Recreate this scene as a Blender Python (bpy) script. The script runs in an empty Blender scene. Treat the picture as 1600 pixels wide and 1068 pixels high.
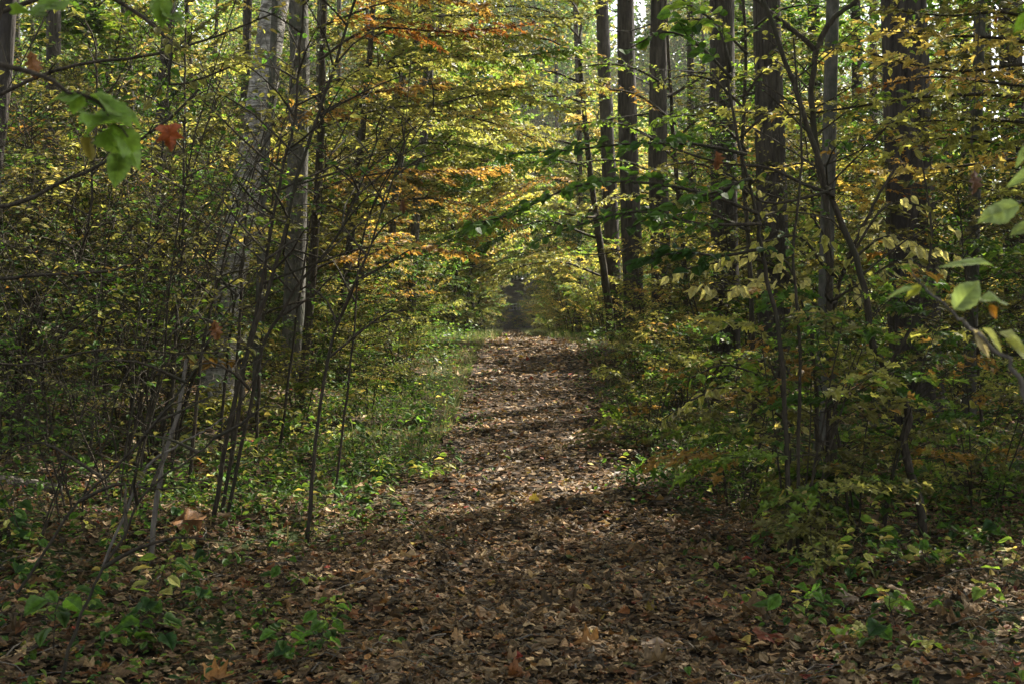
import bpy, math, random
import numpy as np

# ------------------------------------------------------------------ camera, world, sun, exposure
SC = bpy.context.scene
COL = SC.collection
R = math.radians
CAM_H, FPX, HORIZ = 1.6, 2000.0, 480.0          # eye height, focal length and horizon row in the 1600 px photograph
cam_data = bpy.data.cameras.new("camera")
cam = bpy.data.objects.new("camera", cam_data)
COL.objects.link(cam)
cam.location = (0, 0, CAM_H)
cam.rotation_euler = (R(90), 0, 0)
cam_data.sensor_width = 36.0
cam_data.lens = 36.0 * FPX / 1600.0
cam_data.shift_y = -(534.0 - HORIZ) / 1600.0
cam_data.clip_start = 0.05
cam_data.clip_end = 600
cam_data.dof.use_dof = True
cam_data.dof.focus_distance = 16.0
cam_data.dof.aperture_fstop = 9.0
SC.camera = cam

SUN_AZ, SUN_EL = 44.0, 50.0                      # degrees right of the view direction, and above the horizon
world = bpy.data.worlds.new("World")
SC.world = world
world.use_nodes = True
nt = world.node_tree
bg = nt.nodes["Background"]
sky = nt.nodes.new("ShaderNodeTexSky")
sky.sky_type = 'NISHITA'
sky.sun_disc = False
sky.sun_elevation = R(SUN_EL)
sky.sun_rotation = R(SUN_AZ)
sky.air_density = 0.7
sky.dust_density = 2.5
sky.ozone_density = 0.3
sky_desat = nt.nodes.new("ShaderNodeHueSaturation")      # sky colour desaturated, added to take the blue out of the shade
sky_desat.inputs["Saturation"].default_value = 0.35
nt.links.new(sky.outputs[0], sky_desat.inputs["Color"])
nt.links.new(sky_desat.outputs[0], bg.inputs[0])
bg.inputs[1].default_value = 0.085
sun_data = bpy.data.lights.new("sun", 'SUN')
sun_data.energy = 5.0
sun_data.angle = R(0.55)
sun_data.color = (1.0, 0.93, 0.80)
sun = bpy.data.objects.new("sun", sun_data)
COL.objects.link(sun)
sun.location = (30, 30, 40)
sun.rotation_euler = (R(90 - SUN_EL), 0, R(180 - SUN_AZ))
SC.view_settings.view_transform = 'Standard'
SC.view_settings.look = 'None'
SC.view_settings.exposure = 2.2
SC.view_settings.gamma = 1.0
cy = SC.cycles
cy.max_bounces = 12
cy.diffuse_bounces = 5
cy.glossy_bounces = 2
cy.transmission_bounces = 8
cy.transparent_max_bounces = 4
cy.use_denoising = True
cy.denoising_input_passes = 'RGB_ALBEDO_NORMAL'
cy.denoising_prefilter = 'ACCURATE'
cy.sample_clamp_indirect = 6.0
cy.volume_bounces = 1
cy.caustics_reflective = False
cy.caustics_refractive = False

RNG = np.random.default_rng(7)


# ------------------------------------------------------------------ terrain
def sstep(a, b, x):
    t = np.clip((np.asarray(x, float) - a) / (b - a), 0, 1)
    return t * t * (3 - 2 * t)


def path_x(y):
    return np.interp(y, [0, 5, 16, 30, 60, 130, 180], [0.05, 0.12, 0.38, 0.42, 0.2, -0.1, -0.1])


def ground(x, y):
    x = np.asarray(x, float)
    y = np.asarray(y, float)
    yk = np.array([-60, 0, 12, 16, 20, 24, 28, 32, 38, 45, 60, 90, 130, 160, 200, 420.0])
    zk = np.array([0, 0, 0, .08, .24, .44, .61, .68, .62, .45, .15, -.3, -.72, -.4, .6, 3.0])
    z = (np.interp(y, yk, zk) + np.interp(y - 1.5, yk, zk) + np.interp(y + 1.5, yk, zk)) / 3
    dx = x - path_x(y)
    a = np.abs(dx)
    z = z + np.where(dx < 0, 0.36, 0.20) * sstep(1.3, 5.0, a) + 0.25 * sstep(8, 25, a)
    z = z + 0.05 * np.sin(x * 1.3 + y * 0.7) * sstep(1.0, 4, a) + 0.035 * np.sin(x * 2.9 - y * 1.9) + 0.02 * np.sin(x * 5.1 + y * 4.3)
    return z


def W(px, py, d):
    """the place d metres ahead of the camera that the photograph shows at px, py; py None: on the ground"""
    x = (px - 800.0) / FPX * d
    z = float(ground(x, d)) - 0.04 if py is None else CAM_H + (HORIZ - py) / FPX * d
    return np.array([x, d, z])


# ------------------------------------------------------------------ materials
def new_mat(name):
    m = bpy.data.materials.new(name)
    m.use_nodes = True
    n = m.node_tree
    for x in list(n.nodes):
        n.nodes.remove(x)
    out = n.nodes.new("ShaderNodeOutputMaterial")
    return m, n, out


def leaf_mat(name, trans=0.45, rough=0.5, spec=0.3):
    """leaf blade: colour of the leaf itself, times the plant's own tint; light comes through it"""
    m, n, out = new_mat(name)
    N, L = n.nodes.new, n.links.new
    at = N("ShaderNodeAttribute"); at.attribute_name = "Col"
    oi = N("ShaderNodeObjectInfo")
    mul = N("ShaderNodeMix"); mul.data_type = 'RGBA'; mul.blend_type = 'MULTIPLY'; mul.inputs[0].default_value = 1
    L(at.outputs["Color"], mul.inputs[6]); L(oi.outputs["Color"], mul.inputs[7])
    tc = N("ShaderNodeTexCoord")
    no = N("ShaderNodeTexNoise"); no.inputs["Scale"].default_value = 60; no.inputs["Detail"].default_value = 1
    L(tc.outputs["Object"], no.inputs["Vector"])
    mr = N("ShaderNodeMapRange"); mr.inputs[1].default_value = 0.3; mr.inputs[2].default_value = 0.7
    mr.inputs[3].default_value = 0.72; mr.inputs[4].default_value = 1.2
    L(no.outputs[0], mr.inputs[0])
    mu2 = N("ShaderNodeVectorMath"); mu2.operation = 'SCALE'
    L(mul.outputs[2], mu2.inputs[0]); L(mr.outputs[0], mu2.inputs["Scale"])
    # midrib and side veins, paler than the blade, from each leaf's own length and width
    def M(op, a, b=None):
        q = N("ShaderNodeMath"); q.operation = op
        for i, v in enumerate((a, b)):
            if v is None: continue
            if isinstance(v, (int, float)): q.inputs[i].default_value = v
            else: L(v, q.inputs[i])
        return q.outputs[0]
    bl = N("ShaderNodeAttribute"); bl.attribute_name = "Blade"
    sp = N("ShaderNodeSeparateXYZ"); L(bl.outputs["Vector"], sp.inputs[0])
    ay = M('ABSOLUTE', sp.outputs[1])
    rib = M('LESS_THAN', ay, 0.016)
    sv = M('FRACT', M('MULTIPLY', M('SUBTRACT', sp.outputs[0], M('MULTIPLY', ay, 0.8)), 7.0))
    vein = M('MULTIPLY', M('MAXIMUM', rib, M('LESS_THAN', sv, 0.10)), sp.outputs[2])
    vn = N("ShaderNodeMapRange"); vn.inputs[3].default_value = 1.0; vn.inputs[4].default_value = 1.35
    L(vein, vn.inputs[0])
    no2 = N("ShaderNodeTexNoise"); no2.inputs["Scale"].default_value = 25; no2.inputs["Detail"].default_value = 4
    L(tc.outputs["Object"], no2.inputs["Vector"])
    sr = N("ShaderNodeMapRange"); sr.inputs[1].default_value = 0.60; sr.inputs[2].default_value = 0.66; sr.inputs[3].default_value = 1.0; sr.inputs[4].default_value = 0.55
    L(no2.outputs[0], sr.inputs[0])
    mu3 = N("ShaderNodeVectorMath"); mu3.operation = 'SCALE'
    L(mu2.outputs[0], mu3.inputs[0]); L(M('MULTIPLY', vn.outputs[0], sr.outputs[0]), mu3.inputs["Scale"])
    mu2 = mu3
    p = N("ShaderNodeBsdfPrincipled")
    p.inputs["Roughness"].default_value = rough
    p.inputs["Specular IOR Level"].default_value = spec
    L(mu2.outputs[0], p.inputs["Base Color"])
    tr = N("ShaderNodeBsdfTranslucent")
    tint = N("ShaderNodeVectorMath"); tint.operation = 'MULTIPLY'; tint.inputs[1].default_value = (1.42, 1.38, 0.90)
    L(mu2.outputs[0], tint.inputs[0]); L(tint.outputs[0], tr.inputs[0])
    mx = N("ShaderNodeMixShader"); mx.inputs[0].default_value = trans
    L(p.outputs[0], mx.inputs[1]); L(tr.outputs[0], mx.inputs[2]); L(mx.outputs[0], out.inputs[0])
    return m


def bark_mat(name, c0, c1, c2, scale=6.0, stretch=(1, 1, 0.18), bump=0.6, thresh=(0.35, 0.65), bands=False):
    m, n, out = new_mat(name)
    N, L = n.nodes.new, n.links.new
    tc = N("ShaderNodeTexCoord")
    mp = N("ShaderNodeMapping"); mp.inputs["Scale"].default_value = stretch
    L(tc.outputs["Object"], mp.inputs[0])
    no = N("ShaderNodeTexNoise"); no.inputs["Scale"].default_value = scale * 3; no.inputs["Detail"].default_value = 6; no.inputs["Roughness"].default_value = 0.65
    L(mp.outputs[0], no.inputs["Vector"])
    vo = N("ShaderNodeTexVoronoi"); vo.feature = 'DISTANCE_TO_EDGE'; vo.inputs["Scale"].default_value = scale * 4
    L(mp.outputs[0], vo.inputs["Vector"])
    cr = N("ShaderNodeValToRGB")
    e = cr.color_ramp.elements
    e[0].position, e[0].color = thresh[0], (*c0, 1)
    e[1].position, e[1].color = thresh[1], (*c1, 1)
    L(no.outputs[0], cr.inputs[0])
    n2 = N("ShaderNodeTexNoise"); n2.inputs["Scale"].default_value = 2.4; n2.inputs["Detail"].default_value = 7; n2.inputs["Roughness"].default_value = 0.7
    L(tc.outputs["Object"], n2.inputs["Vector"])
    r2 = N("ShaderNodeMapRange"); r2.inputs[1].default_value = 0.48; r2.inputs[2].default_value = 0.6
    L(n2.outputs[0], r2.inputs[0])
    mx = N("ShaderNodeMix"); mx.data_type = 'RGBA'
    L(r2.outputs[0], mx.inputs[0]); L(cr.outputs[0], mx.inputs[6]); mx.inputs[7].default_value = (*c2, 1)
    col = mx.outputs[2]
    if bands:       # dark lenticels and scars running round a birch
        mpb = N("ShaderNodeMapping"); mpb.inputs["Scale"].default_value = (1.5, 1.5, 22)
        L(tc.outputs["Object"], mpb.inputs[0])
        nb = N("ShaderNodeTexNoise"); nb.inputs["Scale"].default_value = 2.2; nb.inputs["Detail"].default_value = 5
        L(mpb.outputs[0], nb.inputs["Vector"])
        rb = N("ShaderNodeMapRange"); rb.inputs[1].default_value = 0.58; rb.inputs[2].default_value = 0.64
        L(nb.outputs[0], rb.inputs[0])
        mb = N("ShaderNodeMix"); mb.data_type = 'RGBA'
        L(rb.outputs[0], mb.inputs[0]); L(col, mb.inputs[6]); mb.inputs[7].default_value = (0.06, 0.055, 0.05, 1)
        col = mb.outputs[2]
    bp = N("ShaderNodeBump"); bp.inputs["Strength"].default_value = bump; bp.inputs["Distance"].default_value = 0.03
    ad = N("ShaderNodeMath"); ad.operation = 'ADD'
    L(no.outputs[0], ad.inputs[0]); L(vo.outputs[0], ad.inputs[1])
    L(ad.outputs[0], bp.inputs["Height"])
    p = N("ShaderNodeBsdfPrincipled"); p.inputs["Roughness"].default_value = 0.85; p.inputs["Specular IOR Level"].default_value = 0.2
    L(col, p.inputs["Base Color"]); L(bp.outputs[0], p.inputs["Normal"]); L(p.outputs[0], out.inputs[0])
    return m


def soil_mat(name, dark, mid, light, green=None):
    m, n, out = new_mat(name)
    N, L = n.nodes.new, n.links.new
    tc = N("ShaderNodeTexCoord")
    vo = N("ShaderNodeTexVoronoi"); vo.inputs["Scale"].default_value = 14; vo.inputs["Randomness"].default_value = 1
    L(tc.outputs["Object"], vo.inputs["Vector"])
    sep = N("ShaderNodeSeparateColor"); L(vo.outputs["Color"], sep.inputs[0])
    cr = N("ShaderNodeValToRGB")
    e = cr.color_ramp.elements
    e[0].position, e[0].color = 0.15, (*dark, 1)
    e[1].position, e[1].color = 0.95, (*light, 1)
    k = e.new(0.6); k.color = (*mid, 1)
    L(sep.outputs[0], cr.inputs[0])
    no = N("ShaderNodeTexNoise"); no.inputs["Scale"].default_value = 0.9; no.inputs["Detail"].default_value = 7
    L(tc.outputs["Object"], no.inputs["Vector"])
    col = cr.outputs[0]
    if green:
        mr = N("ShaderNodeMapRange"); mr.inputs[1].default_value = 0.48; mr.inputs[2].default_value = 0.6
        L(no.outputs[0], mr.inputs[0])
        mx = N("ShaderNodeMix"); mx.data_type = 'RGBA'
        L(mr.outputs[0], mx.inputs[0]); L(col, mx.inputs[6]); mx.inputs[7].default_value = (*green, 1)
        col = mx.outputs[2]
    bp = N("ShaderNodeBump"); bp.inputs["Strength"].default_value = 0.8; bp.inputs["Distance"].default_value = 0.04
    L(vo.outputs["Distance"], bp.inputs["Height"])
    p = N("ShaderNodeBsdfPrincipled"); p.inputs["Roughness"].default_value = 0.95; p.inputs["Specular IOR Level"].default_value = 0.1
    L(col, p.inputs["Base Color"]); L(bp.outputs[0], p.inputs["Normal"]); L(p.outputs[0], out.inputs[0])
    return m


def plain_mat(name, c, rough=0.7, var=0.25, scale=8):
    m, n, out = new_mat(name)
    N, L = n.nodes.new, n.links.new
    tc = N("ShaderNodeTexCoord")
    no = N("ShaderNodeTexNoise"); no.inputs["Scale"].default_value = scale; no.inputs["Detail"].default_value = 5
    L(tc.outputs["Object"], no.inputs["Vector"])
    cr = N("ShaderNodeValToRGB")
    cr.color_ramp.elements[0].position = 0.3; cr.color_ramp.elements[1].position = 0.7
    cr.color_ramp.elements[0].color = (*[x * (1 - var) for x in c], 1)
    cr.color_ramp.elements[1].color = (*[min(1, x * (1 + var)) for x in c], 1)
    L(no.outputs[0], cr.inputs[0])
    p = N("ShaderNodeBsdfPrincipled"); p.inputs["Roughness"].default_value = rough
    L(cr.outputs[0], p.inputs["Base Color"]); L(p.outputs[0], out.inputs[0])
    return m


M_LEAF = leaf_mat("leaf_blade", 0.5)
M_DEAD = leaf_mat("dry_leaf", 0.15, 0.6, 0.25)
M_GRASS = leaf_mat("grass_blade", 0.35)
M_BIRCH = bark_mat("pale_birch_bark", (0.11, 0.10, 0.088), (0.46, 0.43, 0.40), (0.10, 0.092, 0.08), 3.2, (1, 1, 1.5), 0.6, (0.38, 0.6), bands=True)
M_GREY = bark_mat("grey_bark", (0.04, 0.037, 0.031), (0.125, 0.117, 0.10), (0.055, 0.058, 0.043), 6, (1, 1, 0.3), 0.6)
M_PINE = bark_mat("dark_pine_bark", (0.014, 0.012, 0.011), (0.085, 0.072, 0.063), (0.04, 0.034, 0.03), 5, (1, 1, 0.14), 1.0)
M_TWIG = bark_mat("twig_bark", (0.019, 0.015, 0.010), (0.066, 0.053, 0.037), (0.034, 0.032, 0.02), 14, (1, 1, 0.3), 0.4)
M_DEADWOOD = bark_mat("bare_grey_wood", (0.07, 0.06, 0.048), (0.20, 0.175, 0.145), (0.09, 0.083, 0.07), 14, (1, 1, 0.2), 0.4)
M_SOIL = soil_mat("forest_floor", (0.011, 0.009, 0.006), (0.03, 0.022, 0.014), (0.10, 0.066, 0.04), (0.035, 0.05, 0.018))
M_PATH = soil_mat("leafy_path", (0.010, 0.008, 0.006), (0.03, 0.021, 0.014), (0.11, 0.07, 0.042))


# ------------------------------------------------------------------ object helpers
def link(name, me, parent=None, loc=None):
    o = bpy.data.objects.new(name, me)
    COL.objects.link(o)
    if parent is not None:
        o.parent = parent
    if loc is not None:
        o.location = loc
    return o


def tag(o, label=None, cat=None, group=None, kind=None):
    if label: o["label"] = label
    if cat: o["category"] = cat
    if group: o["group"] = group
    if kind: o["kind"] = kind
    return o


def thing(name, label, cat, loc, group=None):
    o = bpy.data.objects.new(name, None)
    o.empty_display_size = 0.1
    COL.objects.link(o)
    o.location = tuple(float(v) for v in loc)
    return tag(o, label, cat, group)


def np_mesh(name, V, F, mat, colors=None, smooth=False):
    """V n x 3, F m x k (k = 3 or 4)"""
    me = bpy.data.meshes.new(name)
    V = np.ascontiguousarray(V, np.float32)
    F = np.ascontiguousarray(F, np.int32)
    k = F.shape[1]
    me.vertices.add(len(V)); me.vertices.foreach_set("co", V.ravel())
    me.loops.add(F.size); me.loops.foreach_set("vertex_index", F.ravel())
    me.polygons.add(len(F)); me.polygons.foreach_set("loop_start", np.arange(0, F.size, k, dtype=np.int32))
    if smooth:
        me.polygons.foreach_set("use_smooth", np.ones(len(F), bool))
    if colors is not None:
        a = me.color_attributes.new("Col", 'FLOAT_COLOR', 'POINT')
        c = np.ones((len(V), 4), np.float32); c[:, :3] = colors
        a.data.foreach_set("color", c.ravel())
    me.materials.append(mat)
    me.update(calc_edges=True)
    return me


def norm(v):
    return v / np.maximum(np.linalg.norm(v, axis=-1, keepdims=True), 1e-9)


# ------------------------------------------------------------------ leaves
def mirror(half, mids):
    """half outline (x, y>0) between mid-rib points -> verts, tris as a fan strip"""
    V = [(x, 0) for x in mids] + list(half) + [(x, -y) for x, y in half]
    nm, nh = len(mids), len(half)
    T = []
    def mid_of(i):
        x = half[i][0]
        return min(range(nm), key=lambda j: abs(mids[j] - x))
    for s in (0, 1):
        o = nm + s * nh
        seq = [mid_of(i) for i in range(nh)]
        seq[0] = min(seq[0], 1)
        T.append((0, max(1, seq[0]), o))
        cur = max(1, seq[0])
        for i in range(nh - 1):
            T.append((cur, o + i + 1, o + i))
            nxt = max(cur, seq[i + 1])
            while cur < nxt and cur < nm - 1:
                T.append((cur, cur + 1, o + i + 1)); cur += 1
        while cur < nm - 1:
            T.append((cur, cur + 1, o + nh - 1)); cur += 1
    return np.array(V, float), np.array(T, np.int32)


LEAF = {
    "ovate": mirror([(0.16, .2), (0.42, .3), (0.72, .2)], [0, 0.45, 1.0]),
    "lance": mirror([(0.2, .13), (0.45, .18), (0.75, .1)], [0, 0.5, 1.0]),
    "round": mirror([(0.06, .26), (0.3, .42), (0.6, .38), (0.84, .2)], [0, 0.35, 0.7, 1.0]),
    "maple": mirror([(-0.06, .28), (0.10, .52), (0.26, .27), (0.56, .54), (0.54, .24), (0.72, .2)], [0, 0.3, 0.55, 1.0]),
    "oak": mirror([(0.12, .1), (0.2, .24), (0.3, .13), (0.44, .36), (0.52, .18), (0.68, .34), (0.75, .16), (0.9, .16)], [0, 0.3, 0.52, 0.75, 1.0]),
    "broad": mirror([(-.04, .2), (.02, .40), (.14, .40), (.20, .54), (.30, .46), (.38, .50), (.46, .37), (.58, .39), (.66, .28), (.78, .22), (.88, .1)], [0, 0.2, 0.45, 0.7, 1.0]),
    "toothed": mirror([(.04, .08), (.12, .21), (.17, .20), (.27, .30), (.32, .28), (.43, .34), (.48, .31), (.6, .30), (.65, .26), (.76, .21), (.8, .17), (.9, .08)], [0, 0.25, 0.5, 0.75, 1.0]),
    "blade": mirror([(0.02, .03), (0.5, .028)], [0, 0.5, 1.0]),
    "quad": (np.array([(0, 0), (0.45, -.36), (1, 0), (0.45, .36)], float), np.array([(0, 1, 2), (0, 2, 3)], np.int32)),
}


class Leaves:
    def __init__(self):
        self.V, self.F, self.C, self.U, self.n = [], [], [], [], 0

    def add(self, kind, pos, u, nrm, size, col, curl=0.25, fold=0.35, cup=0.0, wave=0.0):
        T, tri = LEAF[kind]
        pos = np.asarray(pos, float)
        m = len(pos)
        if not m:
            return
        u = norm(np.asarray(u, float))
        v = norm(np.cross(nrm, u))
        w = np.cross(u, v)
        size = np.broadcast_to(np.asarray(size, float), (m,))
        curl = np.broadcast_to(np.asarray(curl, float), (m,))
        fold = np.broadcast_to(np.asarray(fold, float), (m,))
        cup = np.broadcast_to(np.asarray(cup, float), (m,))
        x, y = T[:, 0], T[:, 1]
        if wave:
            ph = RNG.uniform(0, 6.28, (m, 2))
            wv = wave * (np.sin(x[None] * 7 + ph[:, :1]) * np.abs(y)[None] * 1.6 + .5 * np.sin(y[None] * 9 + ph[:, 1:]) * .4)
        else:
            wv = 0
        z = wv + fold[:, None] * np.abs(y)[None] - curl[:, None] * (x ** 2)[None] + cup[:, None] * (y ** 2)[None] * 4
        P = pos[:, None] + size[:, None, None] * (x[None, :, None] * u[:, None] + y[None, :, None] * v[:, None] + z[..., None] * w[:, None])
        k = len(T)
        self.V.append(P.reshape(-1, 3))
        self.F.append((tri[None] + (np.arange(m) * k)[:, None, None] + self.n).reshape(-1, 3))
        self.C.append(np.repeat(np.asarray(col, float), k, axis=0))
        uv = np.stack([x, y, np.full(k, 0.0 if kind in ("quad", "blade") else 1.0)], 1)
        self.U.append(np.broadcast_to(uv[None], (m, k, 3)).reshape(-1, 3))
        self.n += m * k

    def build(self, name, mat=None, parent=None, loc=None, base=(0, 0, 0)):
        if not self.V:
            return None
        me = np_mesh(name, np.concatenate(self.V) - np.asarray(base), np.concatenate(self.F), mat or M_LEAF, np.concatenate(self.C))
        a = me.color_attributes.new("Blade", 'FLOAT_COLOR', 'POINT')
        c = np.ones((len(me.vertices), 4), np.float32); c[:, :3] = np.concatenate(self.U)
        a.data.foreach_set("color", c.ravel())
        return link(name, me, parent, loc)


class Wood:
    """tapering round limbs joined into one mesh"""
    def __init__(self):
        self.V, self.F, self.n = [], [], 0

    def tube(self, pts, rad, sides=5, rough=0.0, rng=None):
        pts = np.asarray(pts, float)
        rad = np.broadcast_to(np.asarray(rad, float), (len(pts),))
        t = norm(np.gradient(pts, axis=0))
        ref = np.array([0.0, 0, 1]) if abs(t[:, 2]).mean() < 0.8 else np.array([0.0, 1, 0])
        a = norm(np.cross(t, ref)); b = np.cross(t, a)
        ang = np.arange(sides) * 2 * math.pi / sides
        rr = rad[:, None] * np.ones(sides)[None]
        if rough and rng is not None:
            rr = rr * (1 + rough * rng.standard_normal(rr.shape))
        P = pts[:, None] + rr[..., None] * (np.cos(ang)[None, :, None] * a[:, None] + np.sin(ang)[None, :, None] * b[:, None])
        n, k = len(pts), sides
        i = np.arange(n - 1)[:, None] * k + np.arange(k)[None]
        j = np.arange(n - 1)[:, None] * k + (np.arange(k)[None] + 1) % k
        q = np.stack([i, j, j + k, i + k], -1).reshape(-1, 4) + self.n
        self.V.append(P.reshape(-1, 3)); self.F.append(q)
        self.n += n * k

    def build(self, name, mat, parent=None, base=(0, 0, 0)):
        if not self.V:
            return None
        me = np_mesh(name, np.concatenate(self.V) - np.asarray(base), np.concatenate(self.F), mat, None, True)
        return link(name, me, parent)


def smooth_line(pts, n):
    """Catmull-Rom through the points"""
    pts = np.asarray(pts, float)
    if len(pts) < 3:
        t = np.linspace(0, 1, n)[:, None]
        return pts[0] * (1 - t) + pts[-1] * t
    P = np.vstack([2 * pts[0] - pts[1], pts, 2 * pts[-1] - pts[-2]])
    out = []
    for s in np.linspace(0, len(pts) - 1 - 1e-6, n):
        i = int(s); f = s - i
        p0, p1, p2, p3 = P[i], P[i + 1], P[i + 2], P[i + 3]
        out.append(0.5 * (2 * p1 + (p2 - p0) * f + (2 * p0 - 5 * p1 + 4 * p2 - p3) * f * f + (3 * p1 - p0 - 3 * p2 + p3) * f ** 3))
    return np.array(out)


# leaf colours (what the blade itself has)
GREEN = (0.055, 0.115, 0.018); DGREEN = (0.028, 0.07, 0.016); LGREEN = (0.14, 0.22, 0.034)
OLIVE = (0.14, 0.135, 0.042); YGREEN = (0.28, 0.28, 0.075); YELLOW = (0.47, 0.37, 0.11); PALE = (0.50, 0.46, 0.20)
ORANGE = (0.32, 0.19, 0.05); RUST = (0.20, 0.075, 0.018); RED = (0.26, 0.03, 0.018); TAN = (0.26, 0.18, 0.09)
PAL = {
    "olive": [(OLIVE, 6), (YGREEN, 2), (GREEN, 3), (ORANGE, .2), (YELLOW, .25)],
    "green": [(GREEN, 6), (LGREEN, 3), (DGREEN, 2), (YGREEN, .7)],
    "dark": [(DGREEN, 6), (GREEN, 3)],
    "lime": [(LGREEN, 4), (YGREEN, 4), (YELLOW, .8), (GREEN, 1)],
    "gold": [(YELLOW, 3), (YGREEN, 4), (ORANGE, .6), (OLIVE, 2)],
    "orange": [(ORANGE, 5), (RUST, 2), (YELLOW, 1), (OLIVE, 2)],
    "pale": [(PALE, 6), (YGREEN, 2)],
    "dull": [((.10, .10, .032), 5), (GREEN, 3), ((.17, .15, .06), 2), (YGREEN, .7)],
    "mixed": [(GREEN, 5), (OLIVE, 4), (ORANGE, 1.2), (RED, .07), (YGREEN, 1.5), (LGREEN, 2)],
}


def pick(pal, n, rng, spread=0.2):
    cs = np.array([c for c, _ in PAL[pal]])
    w = np.array([x for _, x in PAL[pal]], float)
    c = cs[rng.choice(len(cs), n, p=w / w.sum())]
    return c * (1 + spread * rng.standard_normal((n, 1))).clip(0.4, 1.8)


def leafy(L, rng, line, kind, size, pal, base_col, spacing, droop=0.25, tilt=0.4, start=0.15, hang=0.0):
    """leaves in two ranks along a twig"""
    seg = np.linalg.norm(np.diff(line, axis=0), axis=1)
    tot = seg.sum()
    n = int(tot * (1 - start) / spacing)
    if n < 1:
        n = 1
    s = start + (1 - start) * (np.arange(n) + rng.random(n)) / n
    cum = np.concatenate([[0], np.cumsum(seg)]) / max(tot, 1e-6)
    pos = np.stack([np.interp(s, cum, line[:, k]) for k in range(3)], 1)
    t = norm(line[-1] - line[0])
    side = norm(np.cross(t, [0, 0, 1.0]) + 1e-6)
    sg = np.where(np.arange(n) % 2, 1, -1)[:, None]
    u = t[None] * (0.6 + 0.5 * rng.random((n, 1))) + sg * side[None] * (0.9 + 0.3 * rng.standard_normal((n, 1))) + 0.25 * rng.standard_normal((n, 3))
    u[:, 2] -= droop + hang * 1.6
    nr = np.array([0, 0, 1.0])[None] + tilt * rng.standard_normal((n, 3))
    if hang:
        nr = (1 - hang) * nr + hang * rng.standard_normal((n, 3))
    own = rng.random(n) < 0.85
    col = pick(pal, n, rng)
    col[own] = base_col * (1 + 0.15 * rng.standard_normal((own.sum(), 1))).clip(0.5, 1.6)
    L.add(kind, pos, u, nr, size * rng.uniform(0.6, 1.25, n), col, curl=rng.uniform(-0.05, 0.4, n), fold=rng.uniform(0.1, 0.5, n))


def bough(wood, L, rng, line, r0, r1, kind, size, pal, twig_len=0.5, twig_gap=0.14, spacing=0.05, start=0.15, flat=0.15, own_leaves=True, hang=0.0, tilt=0.4, leaf_frac=1.0):
    """a limb with side twigs spread in a nearly level layer, leaves along the twigs"""
    wood.tube(line, np.linspace(r0, r1, len(line)), 5)
    seg = np.linalg.norm(np.diff(line, axis=0), axis=1)
    tot = seg.sum()
    cum = np.concatenate([[0], np.cumsum(seg)]) / tot
    n = max(2, int(tot * (1 - start) / twig_gap))
    tdir = norm(np.gradient(line, axis=0))
    bc = pick(pal, 1, rng, 0.12)[0]
    size = size * rng.uniform(.72, 1.3)
    for i in range(n):
        s = start + (1 - start) * (i + rng.random()) / n
        p = np.array([np.interp(s, cum, line[:, k]) for k in range(3)])
        t = np.array([np.interp(s, cum, tdir[:, k]) for k in range(3)])
        side = norm(np.cross(t, [0, 0, 1.0]) + 1e-5) * (1 if i % 2 else -1)
        dr = norm(t * rng.uniform(0.4, 1.1) + side * rng.uniform(0.6, 1.1) + np.array([0, 0, 1]) * rng.normal(0, flat))
        ln = twig_len * (1.15 - 0.75 * s) * rng.uniform(0.55, 1.2)
        q = np.stack([p, p + dr * ln * 0.55 + [0, 0, 0.02 * ln], p + dr * ln - [0, 0, 0.10 * ln]])
        q[1:] += rng.normal(0, 0.04 * ln, (2, 3))
        wood.tube(q, [max(r1 * 0.9, 0.0018), 0.0016, 0.001], 3)
        if rng.random() < leaf_frac:
            leafy(L, rng, q, kind, size, pal, bc, spacing, hang=hang, tilt=tilt)
    if own_leaves:
        leafy(L, rng, line[len(line) // 2:], kind, size, pal, bc, spacing * 1.3, hang=hang, tilt=tilt)


def stem_shape(rng, base, height, lean, wig, n=9):
    """a slightly wandering rising stem"""
    t = np.linspace(0, 1, n)
    az = rng.uniform(0, 6.28)
    w = np.cumsum(rng.normal(0, wig, (n, 2)), axis=0); w -= w[0]
    P = np.zeros((n, 3))
    P[:, 0] = base[0] + lean[0] * height * t ** 1.3 + w[:, 0]
    P[:, 1] = base[1] + lean[1] * height * t ** 1.3 + w[:, 1]
    P[:, 2] = base[2] + height * t
    return P


def branches_on(wood, L, rng, line, nb, t0, length, rise, kind, size, pal, pals=None, az0=None, azw=3.14, rad=None, **kw):
    """boughs round a stem from fraction t0 upwards"""
    n = len(line)
    for i in range(nb):
        t = t0 + (1 - t0) * ((i + rng.random()) / nb) ** 0.9
        f = t * (n - 1); k = min(int(f), n - 2); f -= k
        p = line[k] * (1 - f) + line[k + 1] * f
        az = (i * 2.399 + rng.normal(0, .4)) if az0 is None else az0 + rng.uniform(-azw, azw)
        el = rise[0] * (1 - t) + rise[1] * t + rng.normal(0, .15)
        ln = length * (1.1 - 0.65 * (t - t0) / (1 - t0 + 1e-6)) * rng.uniform(0.6, 1.15)
        d = np.array([math.cos(az) * math.cos(el), math.sin(az) * math.cos(el), math.sin(el)])
        q = np.array([p, p + d * ln * .35 + [0, 0, .05 * ln], p + d * ln * .7 + [0, 0, .06 * ln], p + d * ln - [0, 0, .04 * ln]])
        q[1:] += rng.normal(0, .035 * ln, (3, 3))
        r = (rad or 0.012) * (0.6 + 0.4 * (1 - t))
        bough(wood, L, rng, smooth_line(q, 7), r, r * 0.25, kind, size, (pals[rng.integers(len(pals))] if pals else pal), **kw)


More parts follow.
